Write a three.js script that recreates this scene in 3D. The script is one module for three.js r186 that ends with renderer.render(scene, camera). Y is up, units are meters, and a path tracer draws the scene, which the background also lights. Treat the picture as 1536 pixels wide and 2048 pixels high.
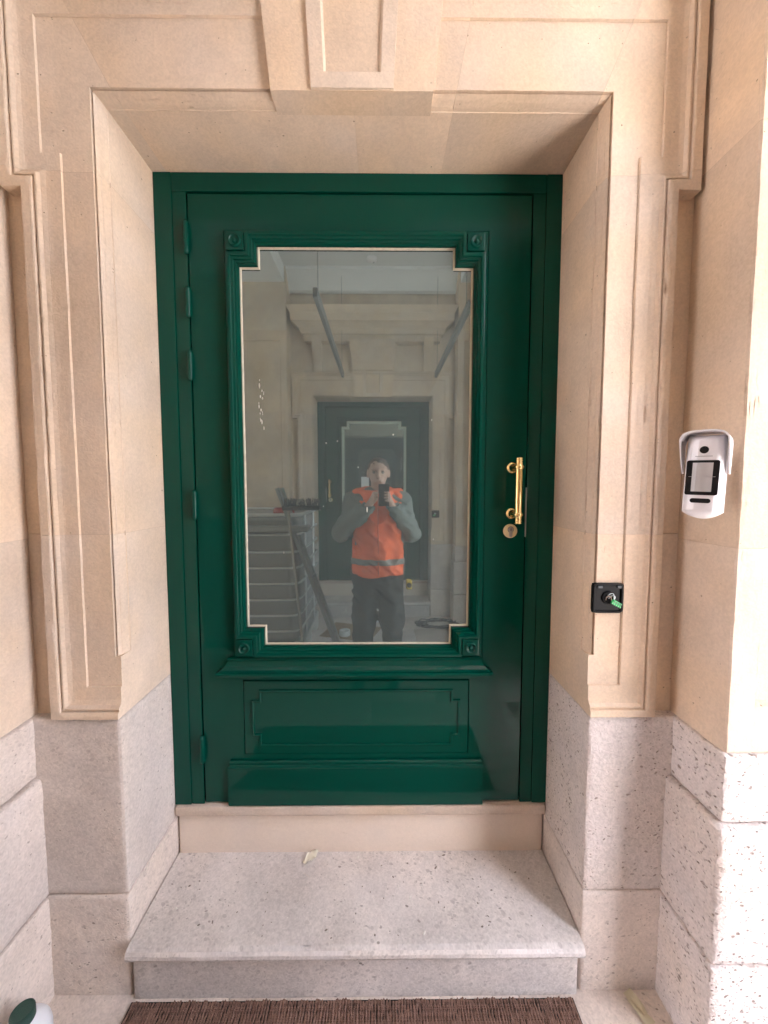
import * as THREE from 'three';
import { RoundedBoxGeometry } from 'three/addons/geometries/RoundedBoxGeometry.js';
import { mergeGeometries, toCreasedNormals, mergeVertices } from 'three/addons/utils/BufferGeometryUtils.js';
import { TessellateModifier } from 'three/addons/modifiers/TessellateModifier.js';

// ------------------------------------------------------------------ camera, sky, sun, exposure
const scene = new THREE.Scene();
const FOCAL = 769, PITCH = Math.atan(49 / FOCAL), EYE = new THREE.Vector3(0, 1.466, 1.28);
const camera = new THREE.PerspectiveCamera(2 * Math.atan(1024 / FOCAL) * 180 / Math.PI, 0.75, 0.004, 400);
camera.position.copy(EYE);
camera.rotation.order = 'YXZ';
camera.rotation.set(-PITCH, -Math.atan(6 / FOCAL), 0);

function overcastSky() {                                   // an even, slightly cool overcast dome
  const w = 64, h = 32, d = new Float32Array(w * h * 4);
  for (let j = 0; j < h; j++) for (let i = 0; i < w; i++) {
    const up = Math.sin(((j + 0.5) / h - 0.5) * Math.PI), k = up > 0 ? 0.62 + 0.38 * up : 0.3, o = (j * w + i) * 4;
    d[o] = 0.99 * k; d[o + 1] = 1.0 * k; d[o + 2] = 1.15 * k; d[o + 3] = 1;
  }
  const t = new THREE.DataTexture(d, w, h, THREE.RGBAFormat, THREE.FloatType);
  t.mapping = THREE.EquirectangularReflectionMapping; t.magFilter = t.minFilter = THREE.LinearFilter; t.needsUpdate = true;
  return t;
}
scene.background = overcastSky();
scene.environment = scene.background;

const sun = new THREE.DirectionalLight(new THREE.Color(1, 0.96, 0.92), 5);
sun.position.set(0.2, 7, -6);
sun.target.position.set(0, 0, 0);
sun.castShadow = true; sun.shadow.radius = 3;
sun.shadow.mapSize.set(2048, 2048);
Object.assign(sun.shadow.camera, { left: -8, right: 8, top: 8, bottom: -8, near: 0.1, far: 30 });
scene.add(sun, sun.target);

const renderer = new THREE.WebGLRenderer({ antialias: true });
renderer.setSize(768, 1024);
renderer.toneMapping = THREE.LinearToneMapping;
renderer.toneMappingExposure = 13.2;
renderer.shadowMap.enabled = true;
renderer.shadowMap.type = THREE.PCFSoftShadowMap;

// ------------------------------------------------------------------ random numbers and noise
function rng(seed) { let s = seed >>> 0; return () => { s = (s + 0x6D2B79F5) >>> 0; let t = s; t = Math.imul(t ^ (t >>> 15), t | 1); t ^= t + Math.imul(t ^ (t >>> 7), t | 61); return ((t ^ (t >>> 14)) >>> 0) / 4294967296; }; }
const rand = rng(77);
function hash3(x, y, z) { let h = Math.imul(x | 0, 374761393) ^ Math.imul(y | 0, 668265263) ^ Math.imul(z | 0, 2147483647 - 58); h = Math.imul(h ^ (h >>> 13), 1274126177); return ((h ^ (h >>> 16)) >>> 0) / 4294967296; }
function noise3(x, y, z) {
  const xi = Math.floor(x), yi = Math.floor(y), zi = Math.floor(z); let u = x - xi, v = y - yi, w = z - zi;
  u = u * u * (3 - 2 * u); v = v * v * (3 - 2 * v); w = w * w * (3 - 2 * w);
  let r = 0;
  for (let k = 0; k < 8; k++) { const a = k & 1, b = (k >> 1) & 1, c = k >> 2; r += hash3(xi + a, yi + b, zi + c) * (a ? u : 1 - u) * (b ? v : 1 - v) * (c ? w : 1 - w); }
  return r * 2 - 1;
}
function tileNoise(n, px, py, seed) {                      // tileable value noise, n x n pixels, px by py cells
  const g = new Float32Array(px * py), r = rng(seed * 7919 + px * 31 + py), out = new Float32Array(n * n);
  for (let i = 0; i < g.length; i++) g[i] = r() * 2 - 1;
  for (let j = 0; j < n; j++) {
    const y = j / n * py, y0 = Math.floor(y); let v = y - y0; v = v * v * (3 - 2 * v); const y1 = (y0 + 1) % py;
    for (let i = 0; i < n; i++) {
      const x = i / n * px, x0 = Math.floor(x); let u = x - x0; u = u * u * (3 - 2 * u); const x1 = (x0 + 1) % px;
      out[j * n + i] = (g[y0 * px + x0] * (1 - u) + g[y0 * px + x1] * u) * (1 - v) + (g[y1 * px + x0] * (1 - u) + g[y1 * px + x1] * u) * v;
    }
  }
  return out;
}
function sumNoise(n, list) { const out = new Float32Array(n * n); for (const [px, py, amp, seed] of list) { const a = tileNoise(n, px, py, seed); for (let i = 0; i < out.length; i++) out[i] += a[i] * amp; } return out; }
function stamp(field, n, count, seed, rx, ry, depth, turn = 0, mask = null) {   // soft elliptical pits or flecks, wrapped round the tile
  const r = rng(seed);
  for (let k = 0; k < count; k++) {
    const cx = r() * n, cy = r() * n; if (mask && mask[(cy | 0) * n + (cx | 0)] * 1.6 < r() - 0.45) continue; const s = 0.45 + r() * r() * 1.5, a = Math.max(0.7, rx * s), b = Math.max(0.7, ry * s * (0.6 + r() * 0.8)), t = turn + (r() - 0.5) * 0.9, c = Math.cos(t), q = Math.sin(t), d = depth * (0.5 + 0.5 * r()), m = Math.ceil(Math.max(a, b) + 1);
    for (let j = -m; j <= m; j++) for (let i = -m; i <= m; i++) {
      const u = (i * c + j * q) / a, v = (-i * q + j * c) / b, w = 1 - (u * u + v * v);
      if (w > 0) { const o = (((Math.round(cy) + j) % n + n) % n) * n + ((Math.round(cx) + i) % n + n) % n; field[o] = Math.max(field[o], d * Math.min(1, w * 2.2)); }
    }
  }
}
const toSRGB = (c) => c <= 0.0031308 ? c * 12.92 : 1.055 * Math.pow(c, 1 / 2.4) - 0.055;
function texture(n, pixel, srgb, repeat) {                 // pixel(i) -> [r, g, b] linear 0..1
  const d = new Uint8Array(n * n * 4);
  for (let i = 0; i < n * n; i++) { const p = pixel(i); for (let k = 0; k < 3; k++) { const v = Math.min(1, Math.max(0, p[k])); d[i * 4 + k] = Math.round(255 * (srgb ? toSRGB(v) : v)); } d[i * 4 + 3] = 255; }
  const t = new THREE.DataTexture(d, n, n, THREE.RGBAFormat);
  t.wrapS = t.wrapT = THREE.RepeatWrapping; t.magFilter = THREE.LinearFilter; t.minFilter = THREE.LinearMipmapLinearFilter; t.generateMipmaps = true;
  t.repeat.set(repeat, repeat); if (srgb) t.colorSpace = THREE.SRGBColorSpace; t.needsUpdate = true;
  return t;
}
const grey = (v) => [v, v, v];

// ------------------------------------------------------------------ materials (linear base colours)
const N = 1024;
function stoneSet({ base, seed, blotch, grain, streak, pits, pitSize, pitColor, flecks = 0, fleckColor = [0.3, 0.28, 0.26], fleckSize = 6, warm = 0.05, bump, tile }) {
  const big = sumNoise(N, [[3, 3, 0.5, seed], [7, 6, 0.35, seed + 1], [17, 15, 0.25, seed + 2]]);
  const hue = sumNoise(N, [[4, 5, 0.6, seed + 3], [13, 11, 0.4, seed + 4]]);
  const fine = sumNoise(N, [[120, 120, 0.4, seed + 5], [256, 256, 0.6, seed + 6]]);
  const line = sumNoise(N, [[110, 9, 0.5, seed + 7], [230, 14, 0.5, seed + 8]]);
  const pit = new Float32Array(N * N), fl = new Float32Array(N * N);
  stamp(pit, N, pits, seed + 9, pitSize[0], pitSize[1], 1, 0.25, big);
  stamp(pit, N, pits >> 1, seed + 12, pitSize[0] * 0.5, pitSize[1] * 0.6, 0.8, 0.5, hue);
  stamp(fl, N, flecks, seed + 10, fleckSize, fleckSize * 0.55, 1, 0.6, hue);
  const map = texture(N, (i) => {
    const k = 1 + blotch * big[i] + grain * fine[i] + streak * line[i], h = warm * hue[i], p = pit[i] * 0.85, f = fl[i] * 0.55;
    const c = [base[0] * k * (1 + h * 0.5), base[1] * k, base[2] * k * (1 - h)];
    return c.map((v, q) => (v * (1 - p) + pitColor[q] * p) * (1 - f) + fleckColor[q] * f);
  }, true, 1 / tile);
  const bm = texture(N, (i) => grey(0.6 + 0.16 * fine[i] + 0.05 * line[i] * (streak > 0 ? 1 : 0.2) + 0.12 * big[i] - 0.5 * pit[i]), false, 1 / tile);
  return { map, bumpMap: bm, bumpScale: bump };
}
const limeSet = stoneSet({ base: [0.68, 0.535, 0.40], seed: 3, blotch: 0.17, grain: 0.09, streak: 0.018, pits: 160, pitSize: [2.2, 1.6], pitColor: [0.16, 0.11, 0.07], warm: 0.09, bump: 0.0015, tile: 0.9 });
const baseSet = stoneSet({ base: [0.67, 0.59, 0.53], seed: 23, blotch: 0.18, grain: 0.15, streak: 0, pits: 1100, pitSize: [3.4, 1.9], pitColor: [0.26, 0.21, 0.17], warm: 0.04, flecks: 1500, fleckColor: [0.44, 0.375, 0.335], bump: 0.0018, tile: 0.9 });
const pitSet = stoneSet({ base: [0.65, 0.58, 0.54], seed: 43, blotch: 0.15, grain: 0.17, streak: 0, pits: 3400, pitSize: [4.0, 2.0], pitColor: [0.22, 0.165, 0.13], warm: 0.05, flecks: 500, fleckColor: [0.42, 0.35, 0.31], bump: 0.006, tile: 0.9 });
const stepSet = stoneSet({ base: [0.64, 0.59, 0.555], seed: 63, blotch: 0.26, grain: 0.17, streak: 0, pits: 500, pitSize: [4.5, 2.4], pitColor: [0.2, 0.17, 0.15], warm: 0.03, flecks: 3200, fleckColor: [0.36, 0.325, 0.305], bump: 0.0015, tile: 0.9 });
const paleSet = stoneSet({ base: [0.76, 0.64, 0.53], seed: 83, blotch: 0.06, grain: 0.04, streak: 0, pits: 30, pitSize: [2, 1.4], pitColor: [0.3, 0.22, 0.15], warm: 0.05, bump: 0.0012, tile: 0.9 });
const std = (o) => new THREE.MeshStandardMaterial(o);
const tint = (r, g = r, b = r) => new THREE.Color().setRGB(r, g, b);
const M = {};
M.lime = [tint(1), tint(0.94, 0.925, 0.905), tint(1.0, 0.975, 0.935), tint(0.97, 0.985, 1.0)].map((color) => std({ ...limeSet, color, roughness: 0.93 }));
M.base = [tint(1), tint(0.96), tint(1.0, 0.985, 0.965)].map((color) => std({ ...baseSet, color, roughness: 0.9 }));
M.pit = [tint(1), tint(0.97, 0.96, 0.95)].map((color) => std({ ...pitSet, color, roughness: 0.9 }));
M.step = std({ ...stepSet, roughness: 0.8 });
M.pale = std({ ...paleSet, roughness: 0.9 });
M.threshold = std({ ...limeSet, color: tint(0.93, 0.95, 1.0), roughness: 0.85 });
M.mortar = std({ color: tint(0.50, 0.375, 0.275), roughness: 1 });
const peel = sumNoise(512, [[40, 40, 0.45, 5], [90, 90, 0.4, 6], [6, 6, 0.4, 7]]);
const peelMap = texture(512, (i) => grey(0.5 + 0.35 * peel[i]), false, 1 / 0.28);
M.green = new THREE.MeshPhysicalMaterial({ color: tint(0.0003, 0.052, 0.035), roughness: 0.5, specularIntensity: 0, clearcoat: 0.52, clearcoatRoughness: 0.025, bumpMap: peelMap, bumpScale: 0.00022 });
M.putty = std({ color: tint(0.62, 0.56, 0.44), roughness: 0.8 });
M.brass = std({ color: tint(0.95, 0.72, 0.33), roughness: 0.14, metalness: 1 });
M.brassPale = std({ color: tint(0.92, 0.80, 0.5), roughness: 0.38, metalness: 0.7 });
M.steel = std({ color: tint(0.55, 0.53, 0.5), roughness: 0.3, metalness: 1 });
M.darkSteel = std({ color: tint(0.12, 0.11, 0.1), roughness: 0.4, metalness: 0.8 });
M.black = new THREE.MeshPhysicalMaterial({ color: tint(0.006, 0.006, 0.0065), roughness: 0.4, specularIntensity: 0.35 });
M.glass = std({ color: tint(0.29, 0.36, 0.355), roughness: 0.02, metalness: 0.80 });
M.white = new THREE.MeshPhysicalMaterial({ color: tint(0.78, 0.76, 0.78), roughness: 0.35, clearcoat: 0.2 });
M.lens = std({ color: tint(0.43, 0.41, 0.40), roughness: 0.35 });
const plasterNoise = sumNoise(512, [[4, 4, 0.5, 91], [30, 30, 0.3, 92], [120, 120, 0.3, 93]]);
M.plaster = std({ map: texture(512, (i) => grey(0.8 * (1 + 0.03 * plasterNoise[i])), true, 0.5), bumpMap: texture(512, (i) => grey(0.5 + 0.3 * plasterNoise[i]), false, 0.5), bumpScale: 0.001, roughness: 0.95 });

// ------------------------------------------------------------------ object helpers
const taken = {};
function numbered(name) { const k = taken[name] = (taken[name] ?? -1) + 1; return k ? `${name}_${String(k).padStart(3, '0')}` : name; }
function tag(o, label, category, group) { o.userData.label = label; o.userData.category = category; if (group) o.userData.group = group; return o; }
function thing(name, label, category, [x, y, z] = [0, 0, 0], turn = 0, group) { const o = new THREE.Group(); o.name = numbered(name); o.position.set(x, y, z); o.rotation.y = turn; scene.add(o); return tag(o, label, category, group); }
function part(name, geo, mat, parent) { const m = new THREE.Mesh(geo, mat); m.name = parent === scene ? numbered(name) : name; m.castShadow = m.receiveShadow = true; parent.add(m); return m; }
function structure(name, geo, mat) { const m = part(name, geo, mat, scene); m.userData.kind = 'structure'; return m; }

// ------------------------------------------------------------------ geometry helpers
class Soup {                                               // triangles as flat arrays
  constructor() { this.t = []; }
  tri(a, b, c) { this.t.push([a, b, c]); }
  quad(a, b, c, d) { this.tri(a, b, c); this.tri(a, c, d); }
  rect(x0, x1, y0, y1, z) { this.quad([x0, y0, z], [x1, y0, z], [x1, y1, z], [x0, y1, z]); }
  fan(list) { for (let i = 1; i + 1 < list.length; i++) this.tri(list[0], list[i], list[i + 1]); }
  sweep(path, profile, closed = false, flip = 1) {         // path in x, y; profile [outward, z]; outward is left of the path
    const n = path.length, off = path.map((p, i) => {
      const seg = (a, b) => { const dx = b[0] - a[0], dy = b[1] - a[1], l = Math.hypot(dx, dy); return [-dy / l * flip, dx / l * flip]; };
      const prev = closed || i > 0 ? seg(path[(i + n - 1) % n], p) : null, next = closed || i < n - 1 ? seg(p, path[(i + 1) % n]) : null;
      if (!prev || !next) return prev || next;
      const k = 1 + prev[0] * next[0] + prev[1] * next[1];
      return [(prev[0] + next[0]) / k, (prev[1] + next[1]) / k];
    });
    const at = (i, [v, z]) => [path[i % n][0] + off[i % n][0] * v, path[i % n][1] + off[i % n][1] * v, z];
    for (let i = 0; i < (closed ? n : n - 1); i++) for (let k = 0; k + 1 < profile.length; k++) {
      const q = [at(i, profile[k]), at(i + 1, profile[k]), at(i + 1, profile[k + 1]), at(i, profile[k + 1])];
      flip > 0 ? this.quad(q[3], q[2], q[1], q[0]) : this.quad(...q);
    }
  }
  box(x0, x1, y0, y1, z0, z1) {
    const p = (i) => [i & 1 ? x1 : x0, i & 2 ? y1 : y0, i & 4 ? z1 : z0];
    for (const f of [[4, 5, 7, 6], [1, 0, 2, 3], [0, 4, 6, 2], [5, 1, 3, 7], [6, 7, 3, 2], [0, 1, 5, 4]]) this.quad(...f.map(p));
  }
  ring(sections) {                                         // sections of equal length, joined one to the next
    for (let s = 0; s + 1 < sections.length; s++) for (let k = 0; k + 1 < sections[s].length; k++) this.quad(sections[s][k], sections[s][k + 1], sections[s + 1][k + 1], sections[s + 1][k]);
  }
  clip(planes) {                                           // keep a*x + b*y + c >= 0
    const s = new Soup();
    for (const t of this.t) {
      let poly = t;
      for (const [a, b, c] of planes) {
        const out = [];
        for (let i = 0; i < poly.length; i++) {
          const p = poly[i], q = poly[(i + 1) % poly.length], dp = a * p[0] + b * p[1] + c, dq = a * q[0] + b * q[1] + c;
          if (dp >= 0) out.push(p);
          if ((dp > 0 && dq < 0) || (dp < 0 && dq > 0)) { const f = dp / (dp - dq); out.push(p.map((v, k) => v + (q[k] - v) * f)); }
        }
        poly = out; if (poly.length < 3) break;
      }
      if (poly.length >= 3) s.fan(poly);
    }
    return s;
  }
  geometry(opt) {
    const pos = new Float32Array(this.t.length * 9); let o = 0;
    for (const t of this.t) for (const p of t) { pos[o++] = p[0]; pos[o++] = p[1]; pos[o++] = p[2]; }
    const g = new THREE.BufferGeometry(); g.setAttribute('position', new THREE.BufferAttribute(pos, 3));
    return finish(g, opt);
  }
}
const poly = (pts, shrink = 0) => pts.map((p, i) => {       // half planes of a convex polygon, counter-clockwise
  const q = pts[(i + 1) % pts.length], dx = q[0] - p[0], dy = q[1] - p[1], l = Math.hypot(dx, dy), a = -dy / l, b = dx / l;
  return [a, b, -(a * p[0] + b * p[1]) - shrink];
});
function boxUV(g, du = 0, dv = 0) {                        // uv in metres by the face's main direction
  const p = g.attributes.position, n = p.count, uv = new Float32Array(n * 2), a = new THREE.Vector3(), b = new THREE.Vector3(), c = new THREE.Vector3();
  for (let i = 0; i < n; i += 3) {
    a.fromBufferAttribute(p, i); b.fromBufferAttribute(p, i + 1); c.fromBufferAttribute(p, i + 2);
    const f = b.clone().sub(a).cross(c.clone().sub(a)), ax = Math.abs(f.x), ay = Math.abs(f.y), az = Math.abs(f.z);
    [a, b, c].forEach((v, k) => {
      const [u, w] = ax >= ay && ax >= az ? [v.z + 0.37, v.y] : ay >= az ? [v.x, v.z + 0.21] : [v.x, v.y];
      uv[(i + k) * 2] = u + du; uv[(i + k) * 2 + 1] = w + dv;
    });
  }
  g.setAttribute('uv', new THREE.BufferAttribute(uv, 2));
  return g;
}
function roughen(g, amp, freq, chip) {
  const p = g.attributes.position;
  for (let i = 0; i < p.count; i++) {
    const x = p.getX(i), y = p.getY(i), z = p.getZ(i), f = freq;
    const k = (s) => amp * (noise3(x * f + s, y * f, z * f) * 0.6 + noise3(x * f * 3.1, y * f * 3.1 + s, z * f * 3.1) * 0.4) + (chip ? -chip * Math.max(0, noise3(x * 26 + 9, y * 26 + s * 0.01, z * 26) - 0.55) : 0);
    p.setXYZ(i, x + k(11) * 0.8, y + k(37) * 0.8, z + k(71));
  }
}
function finish(g, { tess = 0, amp = 0, freq = 30, chip = 0, crease = 0.6, du = 0, dv = 0 } = {}) {
  if (g.index) g = g.toNonIndexed();
  g.deleteAttribute('normal'); g.deleteAttribute('uv');
  if (tess) g = new TessellateModifier(tess, 9).modify(g);
  boxUV(g, du, dv);
  if (amp) roughen(g, amp, freq, chip);
  return toCreasedNormals(g, crease);
}
function bevelBox(x0, x1, y0, y1, z0, z1, r = 0.004, seg = 2) {
  const g = new RoundedBoxGeometry(x1 - x0, y1 - y0, z1 - z0, seg, r); g.translate((x0 + x1) / 2, (y0 + y1) / 2, (z0 + z1) / 2); return g;
}
function stoneBox(x0, x1, y0, y1, z0, z1, o = {}) {
  const g = bevelBox(x0, x1, y0, y1, z0, z1, o.r ?? 0.005, 2);
  return finish(g, { tess: o.tess ?? 0.03, amp: o.amp ?? 0.0012, freq: o.freq ?? 24, chip: o.chip ?? 0.004, du: o.du ?? 0, dv: o.dv ?? 0 });
}
function lathe(points, seg = 24) { return new THREE.LatheGeometry(points.map((p) => new THREE.Vector2(p[0], p[1])), seg); }
function tube(points, r, seg = 24, radial = 8, closed = false) { return new THREE.TubeGeometry(new THREE.CatmullRomCurve3(points.map((p) => new THREE.Vector3(...p)), closed), seg, r, radial, closed); }
function bar(a, b, r, r2 = r, radial = 10) {
  const A = new THREE.Vector3(...a), B = new THREE.Vector3(...b), d = B.clone().sub(A), g = new THREE.CylinderGeometry(r2, r, d.length(), radial);
  g.applyQuaternion(new THREE.Quaternion().setFromUnitVectors(new THREE.Vector3(0, 1, 0), d.clone().normalize())); g.translate(...A.add(B).multiplyScalar(0.5).toArray()); return g;
}
const plain = (g) => { const h = g.index ? g.toNonIndexed() : g; for (const k of Object.keys(h.attributes)) if (!['position', 'normal', 'uv'].includes(k)) h.deleteAttribute(k); return h; };
const merge = (list) => mergeGeometries(list.map(plain));

// ------------------------------------------------------------------ the place: a covered carriage passage, open at both ends
const XL = -0.7185, XR = 0.578, YO = 2.457, MID = (XL + XR) / 2;   // the door opening
const TOP = 3.75, FAR = 3.22, RIGHT_END = 1.5, LEFT_END = -8.6;    // ceiling, opposite door plane, mouths of the passage
const GATE_Z = 1.38, GATE_Y = 0.70;
const TURN_X = -0.08, TURN_Z = FAR / 2;                            // the opposite wall is this one turned round here

// the surround: one moulded surface, cut into its stones along the joints
const UL = 0.092, EL = 0.05, UR = 0.087, ER = 0.056, YB = 0.917, YE = 2.312, YT = 2.635, ZF = 0.24, BASE = 0.83;
const mould = [[0, 0.24], [0.0018, 0.2455], [0.036, 0.246], [0.04, 0.2465], [0.05, 0.25], [0.056, 0.257], [0.0605, 0.257], [0.0615, 0.2525], [0.065, 0.2525], [0.0665, 0.260], [0.069, 0.2615], [0.0905, 0.2615], [0.092, 0.26], [0.092, 0.20]];
const bevelProfile = [[0, 0.197], [0.0018, 0.1985], [0.0022, 0.206], [0.0052, 0.221], [0.0092, 0.2335], [0.0102, 0.2365], [0.0106, 0.2285], [0.0146, 0.2285], [0.0152, ZF]];
const BB = 1.0;                                                     // where the soft arris stops
function surroundSoup() {
  const s = new Soup();
  s.sweep([[XL, YB], [XL - UL, YB], [XL - UL, YE], [XL - UL - EL, YE], [XL - UL - EL, YT], [XR + UR + ER, YT], [XR + UR + ER, YE], [XR + UR, YE], [XR + UR, YB], [XR, YB]], mould);
  s.sweep([[XL, BB], [XL, YO], [XR, YO], [XR, BB]], bevelProfile);
  s.rect(XL - UL, XL - 0.0152, YB, YE, ZF); s.rect(XL - 0.0152, XL, YB, BB, ZF);
  s.rect(XR + 0.0152, XR + UR, YB, YE, ZF); s.rect(XR, XR + 0.0152, YB, BB, ZF);
  s.rect(XL - UL - EL, XL - 0.0152, YE, YT, ZF); s.rect(XR + 0.0152, XR + UR + ER, YE, YT, ZF);
  s.rect(XL - 0.0152, XR + 0.0152, YO + 0.0152, YT, ZF);
  for (const [x, d] of [[XL, -1], [XR, 1]]) {
    const cap = bevelProfile.map(([v, z]) => [x + d * v, BB, z]);
    s.fan([[x, BB, ZF], ...cap]);
    s.quad([x, BASE - 0.01, -0.14], [x, BASE - 0.01, 0.197], [x, YO, 0.197], [x, YO, -0.14]);
    s.quad([x, YB, 0.197], [x, YB, ZF], [x, BB, ZF], [x, BB, 0.197]);
    s.fan([[x, YB, 0.19], ...mould.map(([v, z]) => [x, YB - v, z])]);
  }
  s.quad([XL, YO, -0.14], [XR, YO, -0.14], [XR, YO, 0.197], [XL, YO, 0.197]);
  return s;
}
const J = 0.0004, J1 = 1.339, J2 = 2.268;
const stones = [
  [[[-3, BASE + 0.002], [MID, BASE + 0.002], [MID, J1], [-3, J1]], 0], [[[-3, J1], [MID, J1], [MID, J2], [-3, J2]], 1],
  [[[MID, BASE + 0.002], [3, BASE + 0.002], [3, J1], [MID, J1]], 2], [[[MID, J1], [3, J1], [3, J2], [MID, J2]], 0],
  [[[-3, J2], [-0.572, J2], [-0.8313, 2.75], [-3, 2.75]], 3], [[[-0.572, J2], [MID, J2], [MID, 2.75], [-0.8313, 2.75]], 0],
  [[[MID, J2], [0.1545, J2], [0.246, 2.75], [MID, 2.75]], 2], [[[0.1545, J2], [0.4825, J2], [0.6832, 2.75], [0.246, 2.75]], 1], [[[0.4825, J2], [3, J2], [3, 2.75], [0.6832, 2.75]], 2],
];
const KEY = { bl: -0.2745, br: 0.1315, tl: -0.3365, tr: 0.193, y0: YO - 0.002, y1: 3.02 };

function keystone(wall) {
  const lerp = (a, b, y) => a + (b - a) * (y - KEY.y0) / (KEY.y1 - KEY.y0), half = (k, y) => { const c = MID, l = lerp(KEY.bl, KEY.tl, y), r = lerp(KEY.br, KEY.tr, y); return [c + (l - c) * k, c + (r - c) * k]; };
  const slab = (k, z0, z1, y0, y1, hole) => {
    const s = new Soup(), [a, b] = half(k, y0), [c, d] = half(k, y1);
    const q = [[a, y0], [b, y0], [d, y1], [c, y1]];
    for (let i = 0; i < 4; i++) { const p = q[i], r = q[(i + 1) % 4]; s.quad([...p, z0], [...r, z0], [...r, z1], [...p, z1]); }
    if (!hole) s.quad(...q.map((p) => [...p, z1]));
    else {
      const [kh, h0, h1, zh] = hole, [e, f] = half(kh, h0), [g, h] = half(kh, h1), r = [[e, h0], [f, h0], [h, h1], [g, h1]];
      const inner = r.map(([x, y], i) => [x + (i === 0 || i === 3 ? 0.006 : -0.006), y + (i < 2 ? 0.005 : -0.005), zh]);
      for (let i = 0; i < 4; i++) { const n = (i + 1) % 4; s.quad([...q[i], z1], [...q[n], z1], [...r[n], z1], [...r[i], z1]); s.quad([...r[i], z1], [...r[n], z1], inner[n], inner[i]); }
      s.quad(...inner);
    }
    return s;
  };
  const k = part('keystone', slab(1, 0.19, 0.254, KEY.y0, KEY.y1).geometry({ tess: 0.025, amp: 0.0009, chip: 0.004, du: 0.31 }), M.lime[2], wall);
  part('keystone_panel', slab(0.505, 0.2535, 0.2605, KEY.y0 + 0.0015, KEY.y1 - 0.05, [0.345, KEY.y0 + 0.038, KEY.y1 - 0.13, 0.2535]).geometry({ tess: 0.025, amp: 0.0008, chip: 0.004, du: 0.57, dv: 0.2 }), M.lime[3], k);
  const c = new Soup(), [a, b] = half(0.9, 2.75), [e, f] = half(1, 3.03), pr = [[2.72, 0.255], [2.74, 0.275], [2.8, 0.283], [2.88, 0.3], [2.95, 0.335], [3.0, 0.365], [3.03, 0.37]];
  c.ring(pr.map(([y, z]) => { const [l, r] = half(0.92, y); return [[l, y, 0.25], [l, y, z], [r, y, z], [r, y, 0.25]]; })); c.quad(...[[a, 2.72, 0.25], [b, 2.72, 0.25], [b, 2.72, 0.255], [a, 2.72, 0.255]]);
  part('keystone_console', c.geometry({ tess: 0.05, amp: 0.001 }), M.lime[1], wall);
}
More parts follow.
